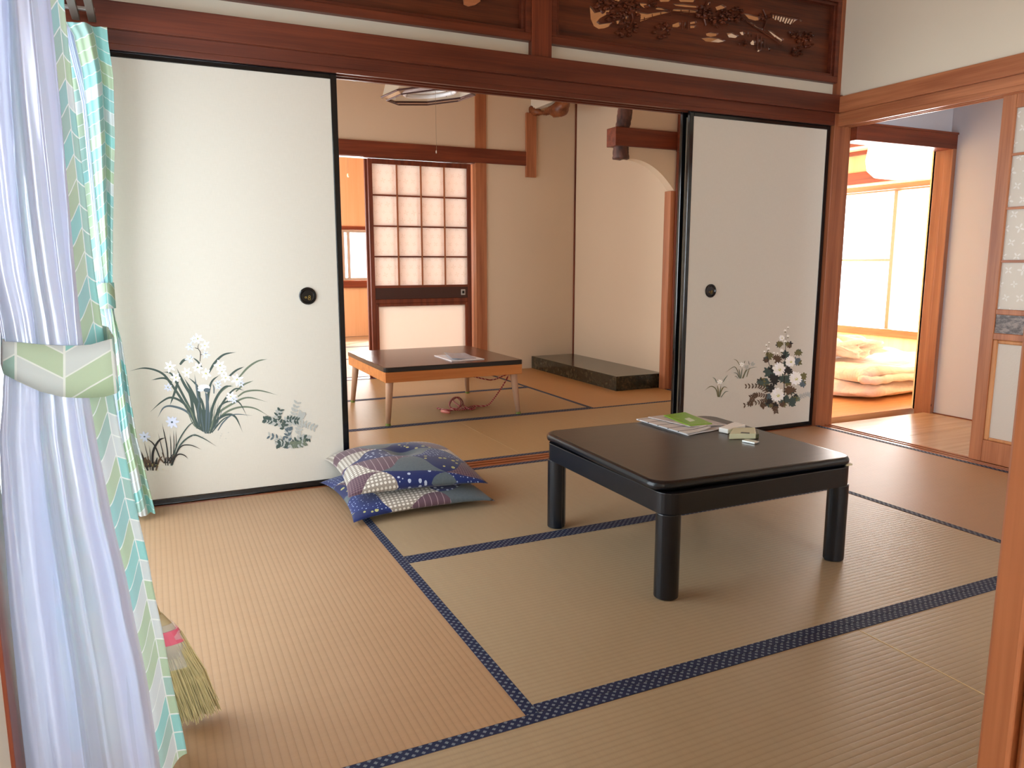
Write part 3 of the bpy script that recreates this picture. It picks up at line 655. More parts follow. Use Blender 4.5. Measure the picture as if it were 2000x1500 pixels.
for pts, w_, c in [
 ([(690,1000),(600,820),(430,560),(330,450),(170,405),(10,435)], 24, 'g'), ([(440,550),(360,505),(230,525)], 20, 'g'), ([(700,980),(640,850),(500,580),(430,460),(340,445)], 24, 'g'),
 ([(720,960),(680,760),(560,560),(485,400)], 34, 'g'), ([(640,880),(560,760),(440,700),(340,740),(215,850)], 22, 'g'), ([(700,1000),(600,850),(460,790),(360,800),(295,905)], 22, 'b'),
 ([(500,540),(470,640),(420,780)], 26, 'g'), ([(740,1000),(720,800),(700,600),(590,485)], 26, 'g'), ([(750,980),(700,700),(665,460)], 20, 'b'), ([(780,1040),(790,800),(830,560),(920,470)], 26, 'g'),
 ([(800,1060),(830,850),(900,680),(980,600),(1060,570)], 26, 'g2'), ([(810,450),(870,350),(960,270),(1085,245)], 24, 'g'), ([(1000,500),(1080,430),(1165,390)], 20, 'g'),
 ([(1110,500),(1200,400),(1300,335),(1400,315)], 20, 'g2'), ([(1080,640),(1160,570),(1260,530)], 18, 'g2'), ([(1100,690),(1180,640),(1320,630),(1500,675)], 18, 'g2'),
 ([(820,1000),(900,860),(1050,760),(1200,700),(1400,745)], 22, 'g2'), ([(850,1000),(950,870),(1100,800),(1260,805),(1420,890)], 20, 'g2'), ([(830,1040),(900,920),(1000,870),(1080,900),(1150,1050)], 26, 'g'),
 ([(900,1030),(960,940),(1060,870),(1250,880)], 14, 'b'), ([(780,1060),(770,900),(740,740),(690,660)], 30, 'g'), ([(800,1060),(800,880),(790,700),(770,640)], 34, 'b'), ([(820,1060),(880,880),(950,760),(1100,740),(1200,900)], 20, 'g'),
 ([(760,1040),(740,860),(640,640),(560,500)], 32, 'g'), ([(830,1050),(920,800),(1060,620),(1170,630)], 20, 'g'), ([(700,1000),(660,900),(630,700),(560,540)], 34, 'g'), ([(690,1010),(640,860),(560,720)], 18, 'g2'),
 ([(840,1050),(940,930),(1020,880)], 14, 'g'), ([(800,1060),(860,760),(960,600),(1060,590)], 24, 'g'), ([(720,1000),(700,860),(720,700)], 22, 'b'), ([(860,660),(860,600),(845,560)], 12, 'b'),
 ([(720,340),(725,250),(700,200),(720,130)], 8, 'd'), ([(740,400),(700,340),(650,300)], 18, 'g'), ([(520,370),(560,325),(610,318)], 26, 'g'), ([(725,270),(770,268)], 6, 'd'), ([(700,210),(665,200)], 7, 'd')]:
    Pn.blade(pts, w_, c)
for i in range(16):
    x = 700+i*10; Pn.blade([(x, 1060-abs(i-8)*6), (x+(i-8)*7, 950), (x+(i-8)*16, 830-rnd.random()*120)], rnd.uniform(7, 16), rnd.choice('gb')+'' if rnd.random() < .7 else 'g2')
for x, y, r in [(700,110,62),(770,180,55),(620,190,50),(780,270,45),(620,310,50),(420,390,60),(480,500,58),(590,450,56),(700,400,60),(780,460,66),(920,380,64),(940,440,52),(980,500,55),(1090,520,66),(1130,560,40),(1030,690,62),(400,600,44),(900,560,44),(660,120,40),(900,590,36),(1060,720,40)]:
    Pn.star(x, y, r, 'w' if r > 50 else 'l', 6, rnd, cen='y')
    for k in range(2): Pn.blade([(x+rnd.uniform(-20, 20), y+rnd.uniform(-20, 20)), (x+rnd.uniform(-20, 20), y+rnd.uniform(-20, 20))], 3, 'd')
Pn.ell(760, 600, 62, 32, 'w'); Pn.ell(790, 625, 34, 22, 'b'); Pn.ell(725, 625, 28, 14, 'l')
for c_, pts in [('b', [(1610,1200),(1560,1130),(1420,1085)]),('b', [(1620,1190),(1600,1080),(1610,1010)]),('g', [(1640,1180),(1720,1100),(1810,1110)]),('g', [(1560,1010),(1500,900),(1520,830)]),('g', [(1500,960),(1430,930),(1370,920)]),
                ('f', [(1600,980),(1640,900),(1690,760)]),('f', [(1650,960),(1720,900),(1740,860)]),('f', [(1700,1060),(1740,960),(1860,1000)]),('g', [(1560,1000),(1600,920),(1690,930)]),('g', [(1600,1180),(1540,1160),(1500,1170)]),('g2', [(1620,1170),(1700,1170),(1760,1150)])]:
    P = catmull([(a, b, 0) for a, b in pts], 4); Pn.blade(pts, 3, 'f' if c_ == 'f' else 'b')
    for i, p in enumerate(P):
        d = (P[min(i+1, len(P)-1)]-P[max(i-1, 0)]); a = math.atan2(d.y, d.x)
        for s_ in (1, -1): Pn.leaf(p.x, p.y, a+s_*1.0, rnd.uniform(38, 50), rnd.uniform(19, 26), c_ if rnd.random() < .7 else 'f')
for pts, w_, c in [
 ([(200,1430),(160,1330),(130,1230)], 22, 'd'), ([(220,1420),(200,1300),(160,1140)], 8, 'd'), ([(250,1430),(250,1250),(310,1130),(380,1100)], 24, 'd'), ([(330,1330),(260,1170),(170,1100)], 14, 'd'), ([(380,1380),(350,1250),(300,1050)], 10, 'd'),
 ([(400,1380),(390,1200),(340,950)], 14, 'd'), ([(430,1380),(430,1200),(420,1050)], 9, 'd'), ([(440,1380),(460,1200),(455,1020)], 9, 'd'), ([(450,1370),(480,1180),(480,1020)], 8, 'd'), ([(430,1380),(500,1150),(600,990),(690,925)], 14, 'g'),
 ([(440,1380),(520,1180),(640,1080),(740,1100),(890,1190)], 16, 'g'), ([(440,1370),(520,1200),(620,1175),(740,1220)], 12, 'd'), ([(450,1330),(500,1270),(560,1275),(605,1315)], 14, 'd'), ([(280,1430),(310,1330),(350,1280)], 20, 'br'), ([(230,1430),(225,1300),(215,1180)], 8, 'd')]:
    Pn.blade(pts, w_, c)
for i in range(26):
    x = rnd.choice((220, 400))+rnd.uniform(-50, 50); Pn.leaf(x, 1400 if x < 300 else 1360, -PI/2+rnd.uniform(-.7, .7), rnd.uniform(50, 130), rnd.uniform(10, 22), rnd.choice(('d', 'br')))
for i in range(8): Pn.ell(rnd.uniform(200, 420), rnd.uniform(1350, 1430), 5, 4, 'y')
Pn.star(440, 945, 72, 'l', 8, rnd, cen='b'); Pn.star(165, 1090, 62, 'l', 7, rnd, cen='b')
for i in range(14): Pn.ell(rnd.uniform(640, 1060), rnd.uniform(1030, 1110), rnd.uniform(3, 9), 3, 'f')
Pn.build('orchid_painting', dl)

Pn = Paint(zc(1360, 620, .14), PY+.003)
for x, y, r, c in [(1180,380,58,'o'),(1290,385,46,'br'),(1240,520,66,'g'),(1120,585,66,'br'),(1410,480,60,'o'),(1405,620,62,'b'),(1020,530,60,'o'),(970,590,56,'br'),(1030,750,80,'g'),(1280,740,70,'d'),(1490,830,58,'o'),(1070,870,92,'d'),(1240,890,100,'g'),
                   (930,920,88,'g'),(1010,980,80,'d'),(1320,1000,80,'br'),(1490,930,66,'b'),(1270,1160,90,'g'),(1400,1110,66,'g2'),(1190,1190,66,'br'),(1010,1120,60,'b'),(1010,1190,66,'b'),(1060,1240,56,'br'),(1340,1180,60,'g'),(1120,1230,50,'d'),(1180,760,50,'g'),(1240,640,50,'g')]:
    for k in range(5): Pn.lobed(x+rnd.uniform(-.5, .5)*r, y+rnd.uniform(-.5, .5)*r, r*rnd.uniform(.55, .95), c if rnd.random() < .7 else rnd.choice(('d', 'g', 'o')), rnd)
Pn.blade([(1230, 1200), (1225, 900), (1240, 500), (1255, 180)], 12, 'd'); Pn.blade([(1060, 720), (1010, 640), (990, 500), (1010, 370)], 8, 'd')
for x, y, r in [(1150,720,98),(1310,612,80),(1385,850,100),(1130,1080,104),(1190,285,42)]:
    for k in range(9):
        a = k*2*PI/9+rnd.random()*.3; Pn.lobed(x+r*.45*math.cos(a), y+r*.5*math.sin(a), r*.58, 'h' if k % 3 else 'w', rnd)
    Pn.lobed(x+r*.1, y+r*.1, r*.28, 'y', rnd); Pn.lobed(x+r*.05, y, r*.12, 'h', rnd)
for x, y, r in [(1278,138,20),(1238,182,26),(1275,260,26),(1236,332,26),(1188,462,34),(1012,350,18),(976,385,20),(1005,436,26),(950,476,20),(1080,495,20),(1132,500,18)]: Pn.lobed(x, y, r, 'h', rnd); Pn.ell(x, y+r*.8, r*.4, r*.3, 'o')
for pts in [[(980,1040),(880,960),(700,960)],[(980,1100),(860,1080),(760,1110)],[(980,1150),(880,1180),(680,1220)],[(900,1200),(940,1240)],[(830,1060),(780,1140),(740,1210)],[(1440,1110),(1540,1070),(1600,1090)],[(1100,1240),(1110,1320)]]:
    P = catmull([(a, b, 0) for a, b in pts], 4); Pn.blade(pts, 3, 'br')
    for i, p in enumerate(P):
        d = (P[min(i+1, len(P)-1)]-P[max(i-1, 0)]); a = math.atan2(d.y, d.x)
        for s_ in (1, -1): Pn.leaf(p.x, p.y, a+s_*1.0, rnd.uniform(36, 50), rnd.uniform(16, 22), 'br' if pts[0][0] < 1300 else 'f')
for pts, w_ in [([(300,1110),(270,1000),(200,960),(110,1020)],13),([(310,1110),(300,1000),(290,940)],14),([(320,1110),(330,1020),(340,940)],14),([(325,1110),(350,1020),(380,980)],8),([(320,1060),(380,970),(440,990)],11),([(340,1115),(400,1040),(450,1030)],11),([(280,910),(260,860),(220,830)],12),([(370,900),(400,850),(440,800)],11),
                ([(600,850),(570,740),(520,690),(400,770)],9),([(610,850),(600,760),(590,710)],12),([(620,850),(630,760),(640,700)],12),([(600,850),(560,780),(510,770)],8),([(640,850),(680,760),(700,710)],12),([(650,850),(700,740),(780,700),(860,690)],8),([(700,830),(720,760),(750,690)],10),([(600,660),(560,600),(510,580)],8),([(660,640),(680,600)],8),([(735,660),(725,600)],7),([(580,850),(550,820),(530,830)],6)]:
    Pn.blade(pts, w_, rnd.choice(('g2', 'g', 'o')))
for x, y, r in [(328,898,46),(633,655,42),(782,650,38),(700,690,34)]: Pn.star(x, y, r, 'h' if r > 40 else 'f', 7, rnd, cen='y')
Pn.build('hollyhock_painting', dr)

# ------------------------------------------------------------------ latticed door of the back room
RICE = frosted('patterned_frosted_pane', (242, 236, 230), .8, (0, 2, .25, (206, 192, 172)))
MILK = frosted('milky_pane', (242, 236, 228), .8)
DKP = plain('dark_brown_panel', (66, 34, 24), .4)
def lattice_door(name, x0, x1, y, lab, up=None, low=None):
    r = root(name, (x0, y, 0), lab); X = x1-x0; th = .03
    f = MB().box(0, .035, 0, th, 0, 1.80).box(X-.035, X, 0, th, 0, 1.80).box(.035, X-.035, 0, th, 1.76, 1.80).box(.035, X-.035, 0, th, .625, .66).box(.035, X-.035, 0, th, 0, .06)
    f.build('door_frame', WD['z'], r, .003)
    MB().box(.035, X-.035, .006, th-.006, .66, .765).build('door_panel', DKP, r, .002)
    MB().box(.035, X-.035, .013, .017, .765, 1.76).build('upper_pane', up or RICE, r)
    MB().box(.035, X-.035, .013, .017, .06, .625).build('lower_pane', low or MILK, r)
    MB().box(.035, .06, .002, th-.002, .06, .625).box(X-.06, X-.035, .002, th-.002, .06, .625).box(.06, X-.06, .002, th-.002, .6, .625).build('inner_surround', WD['z'], r, .004)
    for i in range(1, 4):
        xx = .035+(X-.07)*i/4; MB().box(xx-.006, xx+.006, .002, th-.004, .765, 1.76).build('lattice_upright', WO['z'], r, .001)
        zz = .765+.995*i/4; MB().box(.035, X-.035, .004, th-.004, zz-.006, zz+.006).build('lattice_rail', WD['x'], r, .001)
    MB().box(.035, X-.035, .002, th-.002, .755, .775).build('middle_rail', WD['x'], r, .001)
    h = MB().box(X-.10, X-.062, -.003, .01, .685, .735).build('door_handle', ALU, r, .002)
    MB().box(X-.092, X-.07, -.0045, -.001, .698, .722).build('handle_recess', plain('dark_recess', (30, 28, 26)), h, .001)
    return r
lattice_door('door_5', 1.915, 2.815, BY+.012, 'latticed door with frosted panes in the back room')
lattice_door('door_6', 1.898, 2.80, BY+.055, 'second latticed door slid behind the first', GLASS, GLASS)

# ------------------------------------------------------------------ glass sliding door on the hall side
CUT = frosted('cut_flower_glass', (232, 228, 218), .45, (1, 2, .9, (252, 252, 248)), .2)
PEB = frosted('pebbled_glass', (228, 222, 212), .45, None, 1., 120.)
mp = N('marbled_panel'); q_ = mp.noise(mp.mapv(mp.coord(), (60, 30, 60)), 1., 5., .7)
MARB = mp.done(mp.bsdf(color=mp.ramp(q_, [(.4, lin((58, 44, 40))), (.6, lin((140, 124, 116)))]), rough=.3))
def glass_door(name, y1, y0, x, lab):
    """stands in the plane x, far stile at y1, near stile at y0"""
    r = root(name, (x, y1, 0), lab); L = y1-y0; th = .03; s = .062
    b = lambda a0, a1, z0, z1, i=0.: (i, th-i, -a1, -a0, z0, z1)
    MB().box(*b(0, s, .002, 1.735)).box(*b(L-s, L, .002, 1.735)).box(*b(s, L-s, 1.66, 1.735)).box(*b(s, L-s, .002, .11)).box(*b(s, L-s, .72, .745)).box(*b(s, L-s, .60, .632)).build('door_frame', WO['z'], r, .003)
    for z0, z1 in ((.745, .963), (.975, 1.206), (1.218, 1.448), (1.46, 1.66)): MB().box(*b(s, L-s, z0, z1, .013)).build('cut_glass_pane', CUT, r)
    for z in (.969, 1.212, 1.454): MB().box(*b(s, L-s, z-.006, z+.006, .004)).build('glazing_bar', WO['y'], r, .001)
    MB().box(*b(s, L-s, .632, .72, .008)).build('marbled_panel', MARB, r)
    MB().box(*b(s, L-s, .11, .60, .013)).build('pebbled_pane', PEB, r)
    MB().box(*b(s, s+.022, .11, .60, .004)).box(*b(L-s-.022, L-s, .11, .60, .004)).box(*b(s+.022, L-s-.022, .11, .125, .004)).box(*b(s+.022, L-s-.022, .582, .60, .004)).build('inner_surround', WF, r, .006)
    return r
glass_door('door_7', -.89, -1.86, RW+.058, 'sliding door with cut-flower glass on the hall side')
glass_door('door_8', -1.84, -2.80, RW+.022, 'second glass door nearer the partition')

# ------------------------------------------------------------------ curtains
def cloth(name, levels, parent, mat, kz=5, lab=None):
    """levels: [(path of (x,y), z)] with equal path lengths, top to bottom"""
    nL = len(levels); rows = []
    for i in range(nL-1):
        for k in range(kz):
            t = k/kz; tt = t*t*(3-2*t)*.3+t*.7
            rows.append([(a[0]*(1-tt)+b[0]*tt, a[1]*(1-tt)+b[1]*tt, a[2]*(1-t)+b[2]*t) for a, b in zip(levels[i], levels[i+1])])
    rows.append(levels[-1])
    mb = MB(); mb.grid(rows); uv = []
    ref = rows[len(rows)//3]
    for r in rows:
        u = 0
        for j, p in enumerate(r):
            if j: u += math.hypot(ref[j][0]-ref[j-1][0], ref[j][1]-ref[j-1][1])
            uv.append((u, p[2]))
    mb.uv = uv
    return mb.build(name, mat, parent, smooth=True)
YC = -1.79
def edge(tab, z_of=None):
    """(px, py) edge points -> list of (x, z) on the curtain plane"""
    return sorted([(lambda p: (p.z, p.x))(W(a, b, 'y', YC)) for a, b in tab])
def at(tab, z):
    if z <= tab[0][0]: (z0, x0), (z1, x1) = tab[0], tab[1]
    elif z >= tab[-1][0]: (z0, x0), (z1, x1) = tab[-2], tab[-1]
    else:
        for (z0, x0), (z1, x1) in zip(tab, tab[1:]):
            if z0 <= z <= z1: break
    return x0+(x1-x0)*(z-z0)/(z1-z0+1e-9)
laceL = edge([(-70, -100), (-60, 300), (-20, 560), (10, 668), (12, 735), (2, 800), (0, 900), (5, 975), (21, 1200), (38, 1378), (51, 1500)])
laceR = edge([(90, -100), (99, 0), (111, 104), (121, 208), (130, 295), (139, 399), (147, 485), (156, 589), (166, 669), (177, 776), (194, 860), (217, 975), (269, 1202), (301, 1377), (317, 1500)])
stripR = edge([(117, -100), (125, 0), (132, 69), (142, 173), (152, 243), (163, 329), (170, 399), (177, 485), (189, 555), (198, 624), (205, 680), (222, 768), (237, 870), (258, 964), (274, 1040), (305, 1185), (340, 1377), (364, 1493)])
nc = thing('tied_curtain', 'white sheer and aqua chevron curtain tied at the near side of the window', 'curtain', (.12, YC, .01))
ZL = [1.79, 1.6, 1.38, 1.2, 1.05, .95, .87, .81, .76, .68, .56, .40, .22, .002]
NL = 90; lev = []
for z in ZL:
    pin = min(1., abs(z-.79)/.30); a, b = at(laceL, z), at(laceR, z)-.0
    P = []
    for j in range(NL):
        s = j/(NL-1); x = a+(b-a)*s
        f = -abs(math.sin(s*6.2+.4+.35*math.sin(z*3)))**.5*1.3+.5*math.sin(s*3.1+1)-.30*abs(math.sin(s*13+z*1.2+1))**.6+.08*math.sin(s*37+z*5)+1
        y = YC-.030+f*(.010+.030*pin)+.03*(s-.5)**2-.004*(1-pin)
        P.append((x+math.cos(s*33)*.002, y, z))
    # the sheer turns back behind the bundle
    lev.append([(P[0][0]+.004*k, P[0][1]+.02*k+.006*math.sin(k*2), z) for k in range(8, 0, -1)]+P)
sh = cloth('sheer_panel', lev, nc, LACE, 6)
lev = []
for z in ZL:
    pin = min(1., abs(z-.79)/.30); a, b = at(laceR, z)-.012, at(stripR, z)
    P = []
    for k in range(13):
        s = k/12; yy = YC+.075*s-.010*math.sin(s*PI*2); xr = CAM.x+(b-CAM.x)*(yy-CAM.y)/(YC-CAM.y); xl = CAM.x+(a-CAM.x)*(yy-CAM.y)/(YC-CAM.y); P.append((xl+(xr-xl)*s, yy, z))
    x, y = P[-1][0], P[-1][1]
    depth = .05+.05*pin; back = []
    for k in range(1, 46):
        s = k/45; zz = math.sin(s*26)*.022*(.5+.5*pin)
        back.append((max(.012, x-.012-s*(x-.03)*(.92)), y+.004+s*depth*1.2+zz+.01*pin, z))
    lev.append(P+back)
cloth('patterned_panel', lev, nc, DRAPE, 6)
# tieback band
bt = edge([(8, 667), (60, 671), (120, 676), (175, 672), (201, 666)]); TB = [(8, 667, 730), (42, 669, 748), (80, 673, 765), (121, 675, 775), (150, 675, 777), (177, 673, 777), (201, 667, 775), (222, 662, 768)]
rows = [[], [], [], []]
for i, (px, t_, b_) in enumerate(TB):
    for k in range(4):
        py = t_+(b_-t_)*k/3; px2 = px if i < 6 else px+((k/3)*21-10)*(i-5)/2*.5
        p = W(px2, py, 'y', YC-.052+.010*abs(i/7-.5)*2); rows[k].append((p.x, p.y, p.z))
for k in range(4):
    l = rows[k][-1]; f0 = rows[k][0]
    rows[k] += [(l[0]+.002, l[1]+.03, l[2]), (l[0]-.01, l[1]+.13, l[2]+.01), (l[0]-.08, l[1]+.19, l[2]+.03), (.03, l[1]+.20, l[2]+.05)]
    rows[k] = [(max(.006, f0[0]-.006), f0[1]+.16, f0[2]+.02), (max(.004, f0[0]-.01), f0[1]+.05, f0[2]+.01)]+rows[k]
mb = MB(); mb.grid(rows); uv = []
for k in range(4):
    u = 0
    for j, p in enumerate(rows[k]):
        if j: u += (Vector(rows[0][j])-Vector(rows[0][j-1])).length
        uv.append((u+.021, p[2]))
mb.uv = uv; mb.build('tieback', DRAPE, nc, smooth=True, solid=.003, world=True)
for o in nc.children:
    if o.name.startswith(('sheer', 'patterned')):
        for v in o.data.vertices: v.co -= nc.location
# far curtain
YF = -.13
def edgeF(tab): return sorted([(lambda p: (p.z, p.x))(W(a, b, 'y', YF)) for a, b in tab])
fL = edgeF([(126, 40), (149, 80), (166, 173), (178, 312), (189, 416), (201, 540), (205, 580), (217, 607), (222, 693), (230, 804), (239, 867), (250, 920), (266, 1012)])
fR = edgeF([(204, 52), (215, 80), (222, 156), (225, 243), (222, 381), (220, 503), (220, 575), (227, 641), (246, 693), (256, 797), (267, 849), (284, 919), (303, 998)])
fc = thing('tied_curtain', 'aqua chevron curtain tied against the orchid door side of the window', 'curtain', (.12, YF, .02))
lev = []; levs = []
for z in [1.762, 1.72, 1.6, 1.4, 1.2, 1.05, .93, .85, .78, .66, .5, .34, .18, .02]:
    pin = min(1., abs(z-.85)/.3); a, b = at(fL, z), at(fR, z)
    if z > 1.7: b = at(fR, 1.7)-.006
    P = []
    for j in range(70):
        s = j/69; f = math.sin(s*10+.5)*.65+math.sin(s*19+z)*.3
        P.append((a+(b-a)*s, YF+f*(.006+.016*pin)-.03*(1-s)*pin, z))
    for k in range(1, 12):
        s = k/11; P.append((b-.003-s*(b-.02)*.9, YF+.018+.012*math.sin(s*14)*pin+.012*s, z))
    lev.append(P)
o = cloth('patterned_panel', lev, fc, DRAPE, 6)
for v in o.data.vertices: v.co -= fc.location
lev = []
for z in [1.75, 1.5, 1.2, .9, .7, .4, .03]:
    pin = min(1., abs(z-.85)/.3); a = at(fL, z); lev.append([(a-.012+.03*s, YF-.02+math.sin(s*16)*.008*(.3+pin)+.04*s, z) for s in [k/40 for k in range(41)]])
o = cloth('sheer_panel', lev, fc, LACE, 6)
for v in o.data.vertices: v.co -= fc.location
zt, zb = W(205, 552, 'y', YF).z, W(205, 602, 'y', YF).z
mb = MB(); pr = [(at(fL, .85)-.03, YF+.03), (at(fL, .85)-.02, YF-.03), (at(fL, .85)+.005, YF-.05), (at(fR, .85)-.002, YF-.035), (at(fR, .85)+.006, YF), (at(fR, .85)-.02, YF+.04)]
mb.grid([[(x, y, z) for x, y in pr] for z in (zt, (zt+zb)/2, zb)]); mb.uv = [(i*.03, z) for z in (zt, (zt+zb)/2, zb) for i in range(6)]
mb.build('tieback', DRAPE, fc, smooth=True, solid=.003, world=True)
# curtain rail
cr = thing('curtain_rail', 'dark curtain rail on the beam above the window', 'curtain rail', (.10, -1.0, 1.80))
MB().box(.075, .10, -1.75, -.05, 1.795, 1.812).box(.125, .15, -1.75, -.05, 1.795, 1.812).build('rail', plain('brown_rail', (90, 78, 70), .4), cr, .002, world=True)
for y in (-1.6, -.85, -.12): MB().box(.01, .15, y-.01, y+.01, 1.812, 1.822).build('rail_bracket', ALU, cr, .001, world=True)

# ------------------------------------------------------------------ broom leaning behind the near curtain
br = thing('hand_broom', 'straw broom with a pink band, head in plastic, behind the tied curtain', 'broom', (.27, -1.57, 0))
ST = plain('straw', (196, 182, 136), .7, .3, var=.25)
mb = MB(); rnd = random.Random(5)
tb, tt = Vector((.276, -1.605, .004)), Vector((.236, -1.615, .188))
for i in range(520):
    u = rnd.uniform(-1, 1); v = rnd.uniform(-1, 1)
    a = tt+Vector((u*.030, v*.012, rnd.uniform(-.01, .03))); b = tb+Vector((u*.050+rnd.uniform(-.007, .007), v*.022+rnd.uniform(-.004, .004), rnd.uniform(0, .02)+abs(u)*.012)); mid_ = (a+b)/2+Vector((rnd.uniform(-.004, .004)+u*.006, rnd.uniform(-.004, .004), 0))
    mb.tube([a, mid_, b], [.0016, .0016, .0009], 3, caps=False)
mb.build('bristles', ST, br, world=True)
def oval(c, rx, ry, n=20): return [(c.x+rx*math.cos(2*PI*k/n), c.y+ry*math.sin(2*PI*k/n), c.z) for k in range(n)]
ax = (tt-tb)
HB = plain('bound_straw', (168, 150, 112), .6)
MB().rings([oval(tb+ax*.86, .036, .014), oval(tb+ax*1.05, .036, .016), oval(tb+ax*1.25, .026, .014), oval(tb+ax*1.4, .014, .012)]).build('broom_head', HB, br, smooth=True, world=True)
MB().rings([oval(tb+ax*1.04, .0395, .0195), oval(tb+ax*1.20, .033, .0175)]).build('pink_band', plain('pink_label', (206, 92, 112), .35), br, world=True)
pn = N('clear_plastic'); pa = pn.n('ShaderNodeBsdfTransparent').outputs[0]; pb = pn.bsdf(color=lin((225, 222, 220)), rough=.15, spec=.8, normal=pn.bump(pn.noise(pn.coord(), 60., 3.), 1., .004))
PLAS = pn.done(pn.n('ShaderNodeMixShader', {0: .28, 1: pa, 2: pb}).outputs[0])
MB().rings([oval(tb+ax*.74, .042, .021), oval(tb+ax*.85, .040, .019), oval(tb+ax*1.1, .0385, .0185), oval(tb+ax*1.28, .028, .016)], True, False).build('plastic_sleeve', PLAS, br, smooth=True, world=True)
MB().tube([tb+ax*1.38, Vector((.02, -1.50, 1.0))], .011, 10).build('broom_handle', plain('bamboo', (190, 160, 100), .4), br, smooth=True, world=True)

# ------------------------------------------------------------------ cushions
def patchwork(name, seed, rot, off, k):
    n = N(name); uv = n.sep(n.coord('UV')); 
    a = n.math('MULTIPLY', uv[0], k); b = n.math('MULTIPLY', uv[1], k)
    c_, s_ = math.cos(rot), math.sin(rot)
    x = n.math('ADD', n.math('ADD', n.math('MULTIPLY', a, c_), n.math('MULTIPLY', b, s_)), off); y = n.math('ADD', n.math('SUBTRACT', n.math('MULTIPLY', b, c_), n.math('MULTIPLY', a, s_)), off+7)
    x2 = n.math('ADD', x, n.math('MULTIPLY', n.math('SINE', n.math('MULTIPLY', y, PI*2)), .05)); y2 = n.math('ADD', y, n.math('MULTIPLY', n.math('SINE', n.math('MULTIPLY', x, PI*2)), .07))
    fx, fy = n.math('FRACT', x2), n.math('FRACT', y2)
    d = n.math('GREATER_THAN', n.math('ADD', fx, fy), 1.)
    idx = n.math('ADD', n.math('ADD', n.math('MULTIPLY', n.math('FLOOR', x2), 3.), n.math('MULTIPLY', n.math('FLOOR', y2), 5.)), n.math('ADD', n.math('MULTIPLY', d, 4.), seed))
    wn = n.math('DIVIDE', n.math('ADD', n.math('MODULO', n.math('ADD', idx, 900.), 9.), .5), 9.)
    P = n.comb(uv[0], uv[1], 0.)
    def dots(sc_, thr, c0, c1, rnds=.6):
        vo = n.n('ShaderNodeTexVoronoi', {'Vector': P, 'Scale': sc_, 'Randomness': rnds}); return n.mix(n.math('LESS_THAN', vo.outputs[0], thr), lin(c0), lin(c1))
    def stripes(axis, per, wd, c0, c1): return n.mix(n.math('LESS_THAN', n.math('FRACT', n.math('MULTIPLY', uv[axis], per)), wd), lin(c0), lin(c1))
    f1 = dots(26, .30, (30, 40, 92), (176, 186, 206)); f2 = dots(20, .28, (26, 36, 84), (176, 172, 110), .8); f3 = stripes(0, 22, .10, (98, 72, 82), (162, 140, 144)); f4 = dots(34, .32, (150, 140, 128), (222, 216, 204), 0.)
    f5 = n.mix(n.noise(P, 60., 2.), lin((78, 88, 94)), lin((96, 106, 110))); f6 = dots(40, .20, (30, 44, 100), (170, 184, 214), .3)
    f7 = n.mix(.35, stripes(1, 50, .3, (82, 58, 70), (120, 92, 98)), stripes(0, 50, .3, (82, 58, 70), (142, 118, 120)))
    col = f1
    for i, f in enumerate((f4, f7, f2, f5, f3, f4, f6, f5)): col = n.mix(n.math('GREATER_THAN', wn, (i+1)/9), col, f)
    wv = n.noise(n.mapv(n.coord('UV'), (500, 500, 1)), 1., 1.)
    return n.done(n.bsdf(color=col, rough=.8, spec=.25, sheen=.2, normal=n.bump(wv, .25, .0006)))
def cushion(name, lab, c, S, Ht, rz, mat, tilt=(0, 0), seed=0, dim=.4, grp='patchwork cushions'):
    n = 44; top = []; uv = []; rnd = random.Random(seed); mb = MB()
    def h(u, v): return Ht*((1-abs(u)**2.6)**.62)*((1-abs(v)**2.6)**.62)
    for side in (1, -1):
        P = []
        for i in range(n+1):
            r_ = []
            for j in range(n+1):
                u, v = -1+2*i/n, -1+2*j/n
                e = 1-.085*(1-u*u)*abs(v)**6; g = 1-.085*(1-v*v)*abs(u)**6
                x, y = u*S/2*g, v*S/2*e
                hh = h(u, v)*(1-dim*math.exp(-(u*u+v*v)/.05)) if side == 1 else -h(u, v)*.55
                hh += side*.004*math.sin(u*5+seed)*math.sin(v*4+seed)*(1-u*u)*(1-v*v)
                dr_ = -.016*(abs(u)*abs(v))**3
                r_.append((x, y, hh+dr_)); uv.append((u*.5+.5, v*.5+.5))
            P.append(r_ if side == 1 else r_)
        mb.grid(P)
    mb.uv = uv
    o = mb.build(name, mat, None, smooth=True)
    bm = bmesh.new(); bm.from_mesh(o.data); bmesh.ops.remove_doubles(bm, verts=bm.verts, dist=.0004); bmesh.ops.recalc_face_normals(bm, faces=bm.faces); bm.to_mesh(o.data); bm.free()
    o.location = c; o.rotation_euler = (tilt[0], tilt[1], rz)
    return tag(o, lab, 'cushion', grp)
cushion('floor_cushion', 'patchwork floor cushion at the bottom of the pair, on the tatami', (1.155, -.275, .036), .575, .055, .02, patchwork('patchwork_cloth_lower', 4., .35, .3, 2.7), (0, 0), 2, .0)
cushion('floor_cushion', 'dimpled patchwork floor cushion on top of the other', (1.160, -.245, .116), .56, .078, -.04, patchwork('patchwork_cloth_upper', 12., .62, .1, 3.1), (.02, .02), 5, .45)

